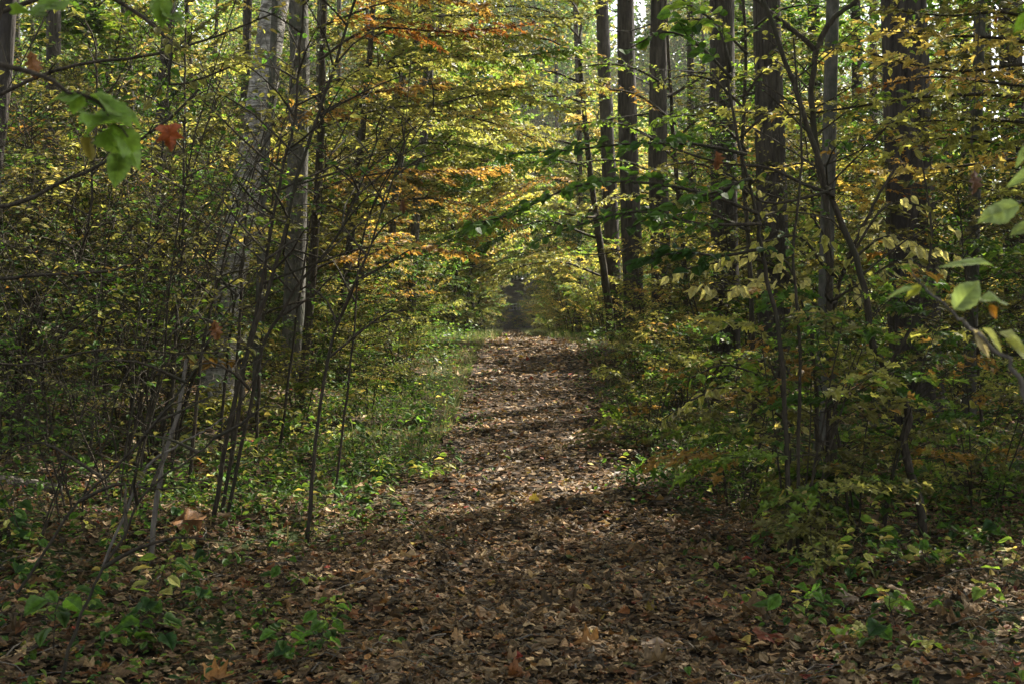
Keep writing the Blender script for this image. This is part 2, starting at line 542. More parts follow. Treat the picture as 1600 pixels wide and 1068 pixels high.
# ------------------------------------------------------------------ ground, path
def sheet(name, xs, ys, lift, mat, edge=None):
    X, Y = np.meshgrid(xs, ys)
    if edge is not None:
        X = path_x(Y) + X * edge(Y)
    Z = ground(X, Y) + lift
    V = np.stack([X, Y, Z], -1).reshape(-1, 3)
    nx, ny = len(xs), len(ys)
    i = (np.arange(ny - 1)[:, None] * nx + np.arange(nx - 1)[None]).ravel()
    return link(name, np_mesh(name, V, np.stack([i, i + 1, i + nx + 1, i + nx], 1), mat, None, True))


gx = np.concatenate([-np.geomspace(320, 14, 40), np.linspace(-13.5, 13.5, 91), np.geomspace(14, 320, 40)])
gy = np.concatenate([np.linspace(-40, -4, 10), np.linspace(-3, 45, 161), np.geomspace(46, 420, 70)])
tag(sheet("ground", gx, gy, 0.0, M_SOIL), kind="structure")
EDGE = lambda Y: np.interp(Y, [0, 6, 9, 13, 20, 25, 29, 33, 38, 46, 200], [1.6, 1.45, 1.2, 1.02, 1.08, 1.3, 1.55, 1.5, 1.15, .95, .95]) + 0.13 * np.sin(Y * 0.9) + 0.12 * np.sin(Y * 2.3 + 1) + .06 * np.sin(Y * 6.1)
tag(sheet("path", np.linspace(-1, 1, 17), np.concatenate([np.linspace(2.5, 45, 190), np.geomspace(45.5, 150, 60)]), 0.022, M_PATH, EDGE), kind="structure")

# ------------------------------------------------------------------ fallen leaves and ground cover
LITTER = np.array([(.105, .066, .032), (.135, .089, .045), (.19, .13, .068), (.255, .16, .08), (.165, .07, .026), (.25, .125, .04), (.38, .265, .14), (.05, .036, .02), (.32, .24, .05), (.18, .03, .016), (.09, .11, .03)])
LIT_W = np.array([6, 6, 5, 3.5, 2.5, 1.2, 1.6, 5, .35, .2, .3]); LIT_W = LIT_W / LIT_W.sum()


def litter():
    r = np.random.default_rng(11)
    L = Leaves()
    def drop(n, y0, y1, half, kinds, size, keep_side, near=False):
        y = y0 + (y1 - y0) * r.random(n)
        x = (r.random(n) * 2 - 1) * half(y)
        dx = np.abs(x - path_x(y))
        keep = (dx < EDGE(y) + .25 * r.standard_normal(n)) | (r.random(n) < keep_side)
        x, y = x[keep], y[keep]
        m = len(x)
        h = r.random(m) ** 2 * 0.045 + 0.024
        P = np.stack([x, y, ground(x, y) + h], 1)
        u = r.standard_normal((m, 3)); u[:, 2] *= 0.10
        nr = np.array([0, 0, 1.0]) + np.stack([r.normal(0, .26, m), r.normal(0, .26, m), np.zeros(m)], 1)
        c = LITTER[r.choice(len(LITTER), m, p=LIT_W)] * (1 + .28 * r.standard_normal((m, 1))).clip(.4, 1.8)
        sz = np.minimum(size * r.lognormal(0, .38, m), size * 1.7)
        which = r.integers(len(kinds), size=m)
        for k, kd in enumerate(kinds):
            q = which == k
            L.add(kd, P[q], u[q], nr[q], sz[q], c[q], curl=r.normal(0.06, .20, q.sum()), fold=r.normal(0.05, .22, q.sum()), cup=r.normal(0, .28, q.sum()), wave=.12)
    drop(60000, 3.8, 10, lambda y: .42 * y + .6, ["oak", "ovate", "toothed", "ovate", "broad"], .041, .62)
    drop(1900, 3.8, 11, lambda y: .42 * y + .6, ["broad", "round", "oak", "maple"], .075, .7)
    drop(46000, 10, 22, lambda y: np.minimum(.42 * y, 7.5), ["ovate", "oak", "quad"], .062, .33)
    drop(30000, 22, 45, lambda y: 5.5 + 0 * y, ["quad", "ovate"], .085, .4)
    drop(9000, 45, 150, lambda y: 3.0 + 0 * y, ["quad"], .14, .2)
    tag(L.build("fallen_leaves", M_DEAD), kind="stuff")


litter()


def cover():
    """low green herbs and seedlings covering the verges"""
    r = np.random.default_rng(12)
    L = Leaves()
    def patch(n, y0, y1, half, size, hmax, pal, kind, gap, clump=0.9):
        y = y0 + (y1 - y0) * r.random(n)
        x = (r.random(n) * 2 - 1) * half(y)
        a = np.abs(x - path_x(y))
        nz = np.sin(x * 2.1 + 1.7 * np.sin(y * .9)) + np.sin(y * 1.7 + 1.3 * np.sin(x * 1.1)) + .5 * np.sin(x * 5.3 + y * 4.1)
        keep = (a > gap + .35 * r.standard_normal(n)) & (nz > clump - 1.0 + .4 * r.standard_normal(n))
        x, y = x[keep], y[keep]
        for j in range(3):
            m = len(x)
            px_, py_ = x + r.normal(0, .05, m), y + r.normal(0, .05, m)
            P = np.stack([px_, py_, ground(px_, py_) + .03 + hmax * r.random(m) ** 1.5], 1)
            u = r.standard_normal((m, 3)); u[:, 2] = u[:, 2] * .25 - .1
            nr = np.array([0, 0, 1.0]) + .35 * r.standard_normal((m, 3))
            L.add(kind, P, u, nr, size * r.uniform(.5, 1.3, m), pick(pal, m, r), curl=r.uniform(0, .4, m), fold=r.uniform(.1, .5, m))
    patch(4200, 4, 12, lambda y: .43 * y + .5, .042, .13, "green", "toothed", 1.2, .75)
    patch(5200, 9, 21, lambda y: 2.6 + 0 * y, .05, .2, "green", "ovate", 1.05, .2)
    patch(5000, 17, 42, lambda y: 3.2 + 0 * y, .06, .25, "green", "ovate", 1.35, .5)
    patch(9000, 9, 24, lambda y: .43 * y, .06, .25, "green", "ovate", 1.5, .65)
    patch(16000, 20, 60, lambda y: .4 * y, .10, .5, "green", "quad", 1.7, .1)
    patch(6000, 10, 30, lambda y: .43 * y, .08, .5, "olive", "ovate", 2.0, .3)
    tag(L.build("ground_cover", M_LEAF), kind="stuff")
    G = Leaves()
    def blades(n, y0, y1, side_lo, side_hi, h, wmul=1.0, only=None):
        y = y0 + (y1 - y0) * r.random(n)
        sg = np.where(r.random(n) < (.62 if only is None else only), -1, 1)
        x = path_x(y) + sg * (side_lo + (side_hi - side_lo) * r.random(n) ** 1.6)
        P = np.stack([x, y, ground(x, y)], 1)
        u = np.stack([r.normal(0, .35, n), r.normal(0, .35, n), np.ones(n)], 1)
        nr = r.standard_normal((n, 3)); nr[:, 2] = 0
        G.add("blade", P, u, nr, h * r.uniform(.4, 1.2, n), pick("lime", n, r) * np.array([.62, .62, 1.2]), curl=r.uniform(0, .6, n), fold=.2)
    blades(13000, 13, 40, 1.15, 2.3, .15, only=.8)
    blades(26000, 36, 128, .85, 2.4, .30)
    blades(1500, 8, 17, 1.5, 3.5, .16, only=.35)
    tag(G.build("grass", M_GRASS), kind="stuff")


cover()


def sticks():
    """small broken twigs lying on the litter"""
    r = np.random.default_rng(14)
    S = Wood()
    for i in range(900):
        y = 3.9 + 20 * r.random() ** 1.4
        x = r.uniform(-1, 1) * .42 * y
        a, ln = r.uniform(0, 6.28), r.uniform(.06, .35)
        t = np.linspace(-.5, .5, 5)[:, None]
        P = np.array([[x, y, 0]]) + t * ln * np.array([[math.cos(a), math.sin(a), 0]]) + r.normal(0, .008, (5, 3))
        P[:, 2] = ground(P[:, 0], P[:, 1]) + .05 + r.normal(0, .012, 5)
        S.tube(P, np.linspace(.0035, .0015, 5) * r.uniform(.6, 1.6), 4)
    tag(S.build("fallen_twigs", M_DEADWOOD), kind="stuff")


sticks()


# ------------------------------------------------------------------ plants that repeat: one of each kind, then copies
def copy_tree(src, loc, rot, scale, label, group, tint):
    c = src.copy(); COL.objects.link(c)
    c.location = loc; c.rotation_euler = (0, 0, rot); c.scale = scale
    c["label"] = label; c["group"] = group
    for ch in src.children:
        d = ch.copy(); COL.objects.link(d); d.parent = c
        if d.name.startswith(("foliage", "crown")):
            d.color = tint
    return c


class Kind:
    def __init__(self, name, cat, parts):
        self.name, self.cat, self.parts, self.first = name, cat, parts, None

    def put(self, x, y, rot, s, label, group, tint=(1, 1, 1, 1), z=None):
        loc = (x, y, float(ground(x, y)) - .04 if z is None else z)
        sc = s if isinstance(s, tuple) else (s, s, s)
        if self.first is None:
            t = thing(self.name, label, self.cat, loc, group)
            for nm, me in self.parts:
                link(nm, me, t)
            t.rotation_euler = (0, 0, rot); t.scale = sc
            for ch in t.children:
                if ch.name.startswith(("foliage", "crown")):
                    ch.color = tint
            self.first = t
            return t
        return copy_tree(self.first, loc, rot, sc, label, group, tint)


def mesh_of(builder, name, mat):
    o = builder.build(name, mat)
    me = o.data
    bpy.data.objects.remove(o)
    return me


def sapling_parts(seed, height, nb, length, kind, size, pals, n_stem=1, t0=.2, rise=(.35, .7), r0=.03, twig_len=.55, twig_gap=.15, spacing=.06, leaf_frac=1.0, lean=.12, wig=.04, hang=0.0, stem_mat=None):
    r = np.random.default_rng(seed)
    S, B, L = Wood(), Wood(), Leaves()
    for k in range(n_stem):
        a = r.uniform(0, 6.28)
        ln = lean if n_stem == 1 else lean + .18
        line = smooth_line(stem_shape(r, (.05 * k * math.cos(a), .05 * k * math.sin(a), 0), height * r.uniform(.75, 1.05), (ln * math.cos(a), ln * math.sin(a)), wig * height * .12), 12)
        S.tube(line, np.linspace(r0, r0 * .18, 12) * r.uniform(.7, 1.05), 7, .05, r)
        branches_on(B, L, r, line, max(2, nb // n_stem), t0, length, rise, kind, size, None, pals, rad=r0 * .45, twig_len=twig_len, twig_gap=twig_gap, spacing=spacing, leaf_frac=leaf_frac, hang=hang)
    return [("stem", mesh_of(S, "stem", stem_mat or M_TWIG)), ("branches", mesh_of(B, "branches", M_TWIG)), ("foliage", mesh_of(L, "foliage", M_LEAF))]


Y = lambda seed, h, nb, ln, sz, pals, t0, rise, r0: Kind("young_tree", "tree", sapling_parts(seed, h, nb, ln, "quad", sz * 1.35, pals, 1, t0, rise, r0, .95, .085, .034))
K_YOUNG = [Y(21, 9.5, 46, 3.3, .100, ["olive", "lime", "olive"], .12, (.1, .8), .075),
           Y(22, 8.0, 42, 3.1, .105, ["lime", "gold", "lime"], .10, (.05, .7), .065),
           Y(23, 10.5, 46, 3.7, .110, ["green", "lime", "olive"], .14, (.1, .8), .08),
           Y(24, 7.0, 36, 2.8, .100, ["orange", "gold", "olive"], .14, (.05, .6), .055)]
S_ = lambda seed, h, nb, ln, kd, sz, pals, t0, r0: Kind("slender_sapling", "sapling", sapling_parts(seed, h, nb, ln, kd, sz * 1.15, pals, 1, t0, (.05, .7), r0, .6, .08, .038))
A_ = lambda seed, h, nb, ln, sz, pals: Kind("arching_tree", "tree", sapling_parts(seed, h, nb, ln, "quad", sz, pals, 1, .22, (.2, .8), .07, 1.0, .085, .04))
K_ARCH = [A_(26, 9.0, 44, 3.5, .14, ["lime", "gold", "lime"]), A_(27, 10.5, 46, 3.8, .15, ["lime", "olive", "lime"]), A_(28, 8.0, 40, 3.4, .14, ["gold", "lime", "green"])]
K_SAP = [S_(31, 4.6, 24, 1.7, "ovate", .065, ["dull", "olive", "dull"], .16, .026),
         S_(32, 5.6, 26, 1.9, "ovate", .07, ["green", "lime", "dull"], .18, .030),
         S_(33, 4.0, 20, 1.7, "maple", .065, ["orange", "olive", "gold"], .18, .024)]
B_ = lambda seed, h, nb, ln, sz, pals, ns, t0, r0: Kind("leafy_bush", "bush", sapling_parts(seed, h, nb, ln, "ovate", sz * 1.15, pals, ns, t0, (.2, .8), r0, .42, .06, .034))
K_BUSH = [B_(41, 2.3, 36, 1.1, .055, ["olive", "lime", "gold"], 5, .08, .016),
          B_(42, 1.7, 34, .95, .058, ["green", "lime"], 5, .06, .013),
          B_(43, 2.8, 36, 1.3, .058, ["lime", "gold", "olive"], 4, .1, .018)]
T_ = lambda seed, h, nb, ln, sz, pals, ns, t0, r0, lf: Kind("bare_shrub", "shrub", sapling_parts(seed, h, nb, ln, "ovate", sz, pals, ns, t0, (.3, 1.1), r0, .5, .09, .06, lf, .24, .09))
K_BARE = [T_(51, 3.0, 44, 1.1, .05, ["dull", "green"], 4, .10, .009, .4),
          T_(52, 3.9, 44, 1.2, .055, ["dull", "olive"], 3, .12, .010, .35),
          T_(53, 2.2, 44, .9, .048, ["green", "dull"], 4, .08, .007, .6)]


# crowns and trunks of the tall trees
def crown_mesh(seed, radius, height, n_limb, size, pals, per=30, conifer=False):
    r = np.random.default_rng(seed)
    L = Leaves()
    for i in range(n_limb):
        t = (i + r.random()) / n_limb
        az = i * 2.4 + r.normal(0, .3)
        ln = radius * (1.0 - .75 * t if conifer else math.sin(math.pi * (.18 + .78 * t)) + .1) * r.uniform(.7, 1.1)
        z = height * t
        pal = pals[r.integers(len(pals))]
        bc = pick(pal, 1, r, .1)[0]
        for j in range(3 if not conifer else 2):
            f = r.uniform(.35, 1.05)
            c = np.array([math.cos(az) * ln * f, math.sin(az) * ln * f, z + (-.1 if conifer else .25) * ln * f + r.normal(0, .25)])
            m = per
            P = c + r.normal(0, 1, (m, 3)) * np.array([.55, .55, .22]) * (.6 + .16 * radius)
            u = r.standard_normal((m, 3)); u[:, 2] *= .4
            col = np.where((r.random(m) < .6)[:, None], bc * (1 + .2 * r.standard_normal((m, 1))).clip(.5, 1.6), pick(pal, m, r))
            L.add("quad", P, u, np.array([0, 0, 1.0]) + .5 * r.standard_normal((m, 3)), size * r.uniform(.6, 1.2, m), col, curl=.15, fold=.25)
    return mesh_of(L, "crown", M_LEAF)


CROWN = {
    "maple": crown_mesh(61, 4.2, 9.0, 44, .17, ["olive", "lime", "green"], 42),
    "gold": crown_mesh(62, 3.8, 8.5, 44, .17, ["lime", "gold", "olive"], 42),
    "pine": crown_mesh(63, 2.2, 9.0, 40, .2, ["dark", "green"], 17, True),
}


def tall_tree(name, label, pts, width_px, bark, crown, top=13.0, crown_s=1.0, stubs=0, group=None, seed=0, flare=1.25, knots=False, tint=(1, 1, 1, 1)):
    """pts: (px, py, depth) up the trunk; it is carried on straight to the crown above the frame"""
    r = np.random.default_rng(seed + 500)
    P = [W(*p) for p in pts]
    base = P[0].copy()
    d = norm(P[-1] - P[-2]) if len(P) > 1 else np.array([0, 0, 1.0])
    d = norm(d * np.array([.5, .5, 1]))
    while P[-1][2] < top + 4:
        P.append(P[-1] + d * 2.5 + np.array([r.normal(0, .05), r.normal(0, .05), 0]))
    line = smooth_line(np.array(P), 34)
    r0 = width_px / FPX * pts[0][2] / 2
    h = (line[:, 2] - base[2])
    rad = r0 * (1 - .55 * h / (top + 6)).clip(.25, 1) * (1 + (flare - 1) * np.exp(-h / .35))
    rel = line - base
    S = Wood(); S.tube(rel, rad, 14, .035, r)
    t = thing(name, label, "tree", base, group)
    S.build("trunk", bark, t)
    if stubs:
        for i in range(stubs):
            z = r.uniform(2.0, top)
            c = np.array([np.interp(z, rel[:, 2], rel[:, k]) for k in range(3)])
            az = r.uniform(0, 6.28); ln = r.uniform(.5, 1.9)
            e = c + np.array([math.cos(az) * ln, math.sin(az) * ln, r.normal(-.05, .2) * ln])
            B = Wood(); m = (c + e) / 2 + r.normal(0, .06, 3)
            B.tube(smooth_line(np.array([c, m, e]), 5), np.linspace(.022, .006, 5), 5)
            B.build("branch", bark, t)
    c = np.array([np.interp(top - 2.0, rel[:, 2], rel[:, k]) for k in range(3)])
    o = link("crown", CROWN[crown], t, c)
    o.scale = (crown_s,) * 3
    o.rotation_euler = (0, 0, r.uniform(0, 6.28))
    o.color = tint
    return t


# ------------------------------------------------------------------ the trees one can tell apart
tall_tree("birch_tree", "leaning pale grey birch trunk, sunlit along its right edge, in the left-hand thicket",
          [(338, None, 15.5), (352, 480, 15.6), (378, 340, 15.7), (402, 200, 15.8), (424, 40, 16), (436, -60, 16.1)], 52, M_BIRCH, "gold", 12, .8, seed=1, flare=1.15)
tall_tree("beech_tree", "straight grey trunk with dark scars just right of the leaning birch", [(455, None, 18), (464, 300, 18), (468, 120, 18), (466, 0, 18), (468, -80, 18)], 36, M_GREY, "maple", 13, .8, seed=2)
tall_tree("dark_trunked_tree", "thin dark trunk touching the leaning birch near the top of the photo", [(398, None, 14.5), (412, 300, 14.6), (424, 140, 14.7), (430, 0, 14.8), (434, -80, 14.8)], 13, M_GREY, "gold", 9, .5, seed=3)
tall_tree("dark_trunked_tree", "dark ridged trunk behind the hanging green leaves at far left", [(72, None, 21), (77, 300, 21), (82, 180, 21), (84, 0, 21)], 26, M_PINE, "maple", 13, .8, seed=4)
tall_tree("dark_trunked_tree", "dark trunk high between the hanging green leaves and the birch", [(240, None, 25), (252, 200, 25), (262, 50, 25), (266, -40, 25)], 22, M_PINE, "maple", 14, .8, seed=5)
tall_tree("dark_trunked_tree", "slim dark trunk just left of the leaning birch", [(372, None, 20), (380, 240, 20), (386, 60, 20), (388, -60, 20)], 16, M_PINE, "gold", 12, .6, seed=6)
tall_tree("dark_trunked_tree", "dark trunk in the top left corner of the photo", [(-40, None, 10), (-12, 300, 10), (4, 150, 10), (14, 0, 10), (18, -90, 10)], 26, M_PINE, "maple", 11, .6, seed=7)
tall_tree("pine_tree", "slimmest and leftmost pine of the row beside the sunlit tunnel", [(962, None, 34), (955, 350, 34), (946, 150, 34), (940, 0, 34), (938, -50, 34)], 25, M_PINE, "pine", 17, .8, stubs=9, seed=8)
tall_tree("pine_tree", "dark straight pine with dead branch stubs against bright sky", [(992, None, 28), (986, 350, 28), (980, 150, 28), (977, 0, 28), (976, -50, 28)], 33, M_PINE, "pine", 16, .8, stubs=9, seed=9)
tall_tree("pine_tree", "dark pine right of the one against bright sky, bare below and leafy above", [(1036, None, 26.5), (1032, 380, 26.5), (1028, 250, 26.5), (1030, 0, 26.5)], 33, M_PINE, "pine", 15, .8, stubs=7, seed=10)
tall_tree("pine_tree", "stout pine with a sunlit right edge left of the largest ridged one", [(1134, None, 21), (1132, 350, 21), (1129, 150, 21), (1128, 0, 21)], 46, M_PINE, "pine", 14, .8, stubs=6, seed=11)
tall_tree("pine_tree", "ridged grey-brown pine filling the gap left of the forked sapling", [(1212, None, 19.5), (1206, 350, 19.5), (1202, 150, 19.5), (1198, 0, 19.5)], 52, M_PINE, "pine", 13, .8, stubs=6, seed=12)
tall_tree("pine_tree", "pale slim pine seen through the fork of the thin sapling", [(1284, None, 30), (1277, 250, 30), (1271, 0, 30)], 24, M_PINE, "pine", 16, .8, stubs=7, seed=13)
tall_tree("pine_tree", "broad nearly black trunk behind the pale hanging leaves at right", [(1434, None, 14), (1428, 450, 14), (1420, 250, 14), (1412, 0, 14)], 82, M_PINE, "pine", 11, .8, stubs=5, seed=14)
tall_tree("pine_tree", "dark trunk at the right edge of the photo against white sky", [(1592, None, 22), (1586, 300, 22), (1580, 100, 22), (1578, 0, 22)], 42, M_PINE, "pine", 14, .8, stubs=6, seed=15)
tall_tree("dark_trunked_tree", "thin slanting trunk left of the tunnel, leftmost of three", [(556, None, 26), (580, 300, 26), (612, 180, 26), (660, 20, 26)], 13, M_GREY, "gold", 11, .6, seed=16)
tall_tree("dark_trunked_tree", "thin slanting trunk left of the tunnel, middle of three", [(600, None, 27), (618, 300, 27), (640, 200, 27), (690, 30, 27)], 12, M_GREY, "gold", 11, .6, seed=17)
tall_tree("dark_trunked_tree", "thin upright trunk left of the tunnel, rightmost of three", [(640, None, 28), (652, 300, 28), (668, 160, 28), (676, 0, 28)], 15, M_GREY, "maple", 12, .6, seed=18)
# background trunks
r = np.random.default_rng(90)
zone = {"l": ("dim trunk standing deep in the left-hand woods", "trunks deep in the left-hand woods"), "r": ("dark pine trunk standing deep in the right-hand woods", "pine trunks deep in the right-hand woods")}
for px, d in [(25, 30), (120, 34), (165, 40), (205, 27), (300, 36), (330, 48), (500, 33), (530, 42), (575, 50), (620, 60), (680, 70), (-60, 26), (440, 58), (250, 60), (60, 55), (705, 85), (130, 75), (350, 80)]:
    tall_tree("woodland_tree", zone["l"][0], [(px - r.normal(4, 8), None, d), (px, 200, d), (px + r.normal(3, 6), 0, d)], r.uniform(9, 15) * 28 / d + 3, M_GREY if r.random() < .5 else M_PINE, "maple" if r.random() < .5 else "gold", r.uniform(12, 15), .85, group=zone["l"][1], seed=int(px) + 1000)
for px, d in [(905, 48), (1080, 36), (1165, 40), (1340, 26), (1365, 38), (1480, 30), (1510, 24), (1545, 40), (1240, 52), (1100, 60), (870, 75), (1620, 33), (1300, 66), (1420, 55)]:
    tall_tree("woodland_tree", zone["r"][0], [(px + r.normal(4, 5), None, d), (px, 200, d), (px + r.normal(-2, 4), 0, d)], r.uniform(10, 15) * 30 / d + 4, M_PINE, "pine", r.uniform(12, 17), .8, stubs=3, group=zone["r"][1], seed=int(px) + 2000)

# trees whose crowns shade the path
for k, (x, y, top, cs, cr) in enumerate([(8.6, 11.5, 9.5, .9, "maple"), (11, 15, 10, 1.15, "maple"), (15, 22, 11, 1.2, "gold"), (5.2, 14.6, 9.5, .85, "maple"), (19, 17, 13, 1.2, "maple"), (15, 29, 12, 1.1, "gold"), (-5, 5, 9, 1.0, "maple"), (10, 3, 9, 1.0, "maple"), (16, 8, 11, 1.2, "gold"), (22, 28, 14, 1.2, "maple"), (-7, 13, 9, 1.0, "maple"), (-12, 20, 10, 1.0, "gold"), (14, 1, 10, 1.1, "maple"), (2.3, 1.0, 9.5, 1.0, "maple"), (-2.6, 1.4, 9, 1.0, "maple"), (6.4, 12.2, 11, .8, "maple"), (7.2, 8.2, 11.5, .9, "gold"), (3.0, 12.4, 11, .75, "gold"), (24, 12, 14, 1.3, "maple"), (5.0, 10.2, 9, .9, "gold"), (3.8, 8.8, 10, .9, "maple")]):
    px = 800 + x / y * FPX
    tall_tree("canopy_maple", "maple spreading its crown over the path", [(px, None, y), (px + r.normal(0, 30), -200, y)], 20 * 15 / y, M_GREY, cr, top, cs, group="maples whose crowns shade the path", seed=3000 + k)


# ------------------------------------------------------------------ understorey: copies
def fill(kinds, spots, label, group, s=(.8, 1.2), seed=0, tints=None):
    r = np.random.default_rng(seed)
    for x, y in spots:
        if y < 15.4 and -.25 < x / y < -.19:           # the birch stands clear of the thicket here
            continue
        t = r.uniform(.75, 1.2)
        tn = (t * r.uniform(.9, 1.12), t, t * r.uniform(.8, 1.1), 1)
        kinds[r.integers(len(kinds))].put(float(x), float(y), r.uniform(0, 6.28), r.uniform(*s), label, group, tn)


def scatter(n, y0, y1, side, near, seed, power=1.0, wide=.43, gap=None):
    """spots in the wedge the photo sees, left (-1) or right (1) of the path"""
    r = np.random.default_rng(seed)
    out = []
    tries = 0
    while len(out) < n and tries < 6000:
        tries += 1
        y = y0 + (y1 - y0) * r.random() ** power
        e = wide * y + 1
        if e < near: continue
        x = side * r.uniform(near, e) + float(path_x(y))
        if all((x - a) ** 2 + (y - b) ** 2 > (gap or 1.0) ** 2 for a, b in out):
            out.append((x, y))
    return out


fill(K_YOUNG, scatter(52, 22, 84, -1, 3.6, 1, .8, gap=2.0), "young tree in yellowing leaf deep in the left-hand woods", "young trees in the left-hand woods", (.75, 1.1), 1)
fill(K_YOUNG[:3], scatter(36, 28, 90, 1, 3.4, 2, .8, gap=2.4), "young tree in yellow-green leaf deep in the right-hand woods", "young trees in the right-hand woods", (.6, .9), 2)
fill(K_ARCH, [(-3.4, 34), (-3.0, 40), (-2.9, 46), (-2.6, 53), (-2.5, 60), (-2.5, 68), (-2.4, 77), (-2.6, 87), (-3.0, 93), (-3.8, 103), (-4.0, 112), (-4.6, 64), (-5.2, 80), (-2.0, 42.5), (-1.8, 49), (-1.7, 57), (-1.6, 64.5), (-1.6, 71)], "young tree arching over the sunlit tunnel from the left", "young trees arching over the path from the left", (.95, 1.35), 3)
fill(K_ARCH, [(3.9, 48), (3.5, 58), (3.2, 72), (3.4, 88), (5.4, 66)], "young tree arching over the sunlit tunnel from the right", "young trees arching over the path from the right", (.9, 1.25), 4)
fill(K_SAP, scatter(80, 11.0, 42, -1, 3.2, 5, .9, gap=1.1), "slender sapling with thin yellowing leaves in the left-hand thicket", "saplings in the left-hand thicket", (.8, 1.15), 5)
fill(K_SAP, scatter(46, 11.5, 44, 1, 2.9, 6, .9, gap=1.4), "slender sapling with thin leaves among the right-hand pines", "saplings among the right-hand pines", (.75, 1.1), 6)
fill(K_SAP[:2], [(4.5, 24.5), (5.2, 27), (4.8, 30), (5.8, 23), (6.2, 19), (5.2, 16.5), (7.2, 17.5), (6.5, 14.5), (8.5, 19.5), (5.0, 20.2)], "tall leafy sapling by the path in front of the row of pines", "tall saplings in front of the row of pines", (1.0, 1.35), 14)
fill(K_SAP, [(-2.9, 27), (-3.8, 24), (-3.3, 31), (-4.6, 28), (-3.1, 35), (-5.4, 25)], "tall leafy sapling leaning over the grass at the left of the path", "tall saplings at the left of the path", (1.2, 1.6), 15)
fill(K_BARE, scatter(44, 7.2, 15.5, -1, 2.7, 7, .8, gap=.65), "many-stemmed thin shrub with few leaves in the left foreground thicket", "nearly bare shrubs in the left foreground", (.75, 1.1), 7)
fill(K_BARE, scatter(24, 15, 34, -1, 3.2, 8, .8, gap=1.2), "many-stemmed thin shrub with few leaves behind the birch", "nearly bare shrubs behind the birch", (.8, 1.2), 8)
fill(K_BARE, scatter(16, 9, 22, 1, 3.4, 9, .8, gap=1.2), "many-stemmed thin shrub with few leaves in the right-hand shade", "nearly bare shrubs in the right-hand shade", (.7, 1.0), 9)
fill(K_BUSH, [(-(2.9 - .8 * float(sstep(34, 46, 23 + i * 2.9))) - .3 * math.sin(i * 1.7) - (.5 if i % 2 else 0), 23 + i * 2.9) for i in range(32)], "dense yellow-green bush at the left edge of the path", "bushes along the left edge of the path", (.95, 1.5), 10)
fill(K_BUSH, [(-(2.55 + .4 * math.sin(i * 1.9)), 37 + i * 4.2) for i in range(14)], "tall sunlit bush closing in on the far path from the left", "tall bushes left of the far path", (1.5, 2.0), 17)
fill(K_BUSH, [(2.85 + .4 * math.sin(i * 2.3), 40 + i * 4.6) for i in range(12)], "tall bush closing in on the far path from the right", "tall bushes right of the far path", (1.3, 1.8), 18)
fill(K_BUSH, [(3.2 - .9 * float(sstep(33, 44, 20 + i * 3.0)) + .3 * math.sin(i * 2.1) + (.6 if i % 2 else 0), 20 + i * 3.0) for i in range(32)], "dense yellow-green bush at the right edge of the path", "bushes along the right edge of the path", (.75, 1.15), 11)
fill(K_BUSH, scatter(64, 11, 55, -1, 3.4, 12, .8, gap=1.2), "low leafy bush between the trunks of the left-hand woods", "bushes in the left-hand woods", (.7, 1.1), 12)
fill(K_BUSH, scatter(54, 11, 55, 1, 3.4, 13, .8, gap=1.2), "low leafy bush between the trunks of the right-hand pines", "bushes among the right-hand pines", (.6, 1.0), 13)


# ------------------------------------------------------------------ plants one can tell apart, stem by stem
class Plant:
    def __init__(self, name, label, cat, base, seed, group=None, wood=None):
        self.base = np.asarray(W(*base), float)
        self.t = thing(name, label, cat, self.base, group)
        self.r = np.random.default_rng(seed)
        self.wood = wood or M_TWIG
        self.B, self.L = Wood(), Leaves()
        self.lines = []

    def stem(self, pts, w0, w1, n=28, part="stem", mat=None, rough=.05):
        P = np.array([W(*p) for p in pts])
        line = smooth_line(P, n)
        line[1:-1] += self.r.normal(0, .004, (n - 2, 3))
        S = Wood()
        S.tube(line, np.linspace(w0 / FPX * pts[0][2] / 2, w1 / FPX * pts[-1][2] / 2, n), 8, rough, self.r)
        S.build(part, mat or self.wood, self.t, self.base)
        self.lines.append(line)
        return line

    def limb(self, pts, w0, w1, kind, size, pal, **kw):
        P = np.array([W(*p) for p in pts])
        if self.lines:                                   # grow it out of the nearest stem
            A = np.concatenate(self.lines)
            q = A[np.argmin(np.linalg.norm(A - P[0], axis=1))]
            if np.linalg.norm(q - P[0]) > .03:
                P = np.vstack([q[None], P])
        line = smooth_line(P, 14)
        k = dict(twig_len=.45, twig_gap=.10, spacing=.04); k.update(kw)
        bough(self.B, self.L, self.r, line, w0 / FPX * pts[0][2] / 2, w1 / FPX * pts[-1][2] / 2, kind, size, pal, **k)

    def sprout(self, line, nb, t0, length, rise, kind, size, pal, **kw):
        k = dict(twig_len=.4, twig_gap=.11, spacing=.045); k.update(kw)
        branches_on(self.B, self.L, self.r, line, nb, t0, length, rise, kind, size, pal, **k)

    def blade(self, a, b, d, kind, col, face=(0, -.6, 1), curl=.25, fold=.3, d2=None):
        """one leaf from stalk a to tip b (photo pixels) at depth d"""
        A, Bp = W(a[0], a[1], d), W(b[0], b[1], d2 or d)
        u = Bp - A
        n = np.array(face, float) + self.r.normal(0, .15, 3)
        self.L.add(kind, A[None], u[None], n[None], float(np.linalg.norm(u)), np.array(col)[None] * self.r.uniform(.85, 1.15), curl=curl, fold=fold, wave=.18)

    def done(self, leaf=None):
        if self.B.V: self.B.build("branches", M_TWIG, self.t, self.base)
        if self.L.V: self.L.build("foliage", leaf or M_LEAF, self.t, None, self.base)
        return self.t


def line_d(pts, d):
    return [(x, y, d + .02 * i) for i, (x, y) in enumerate(pts)]


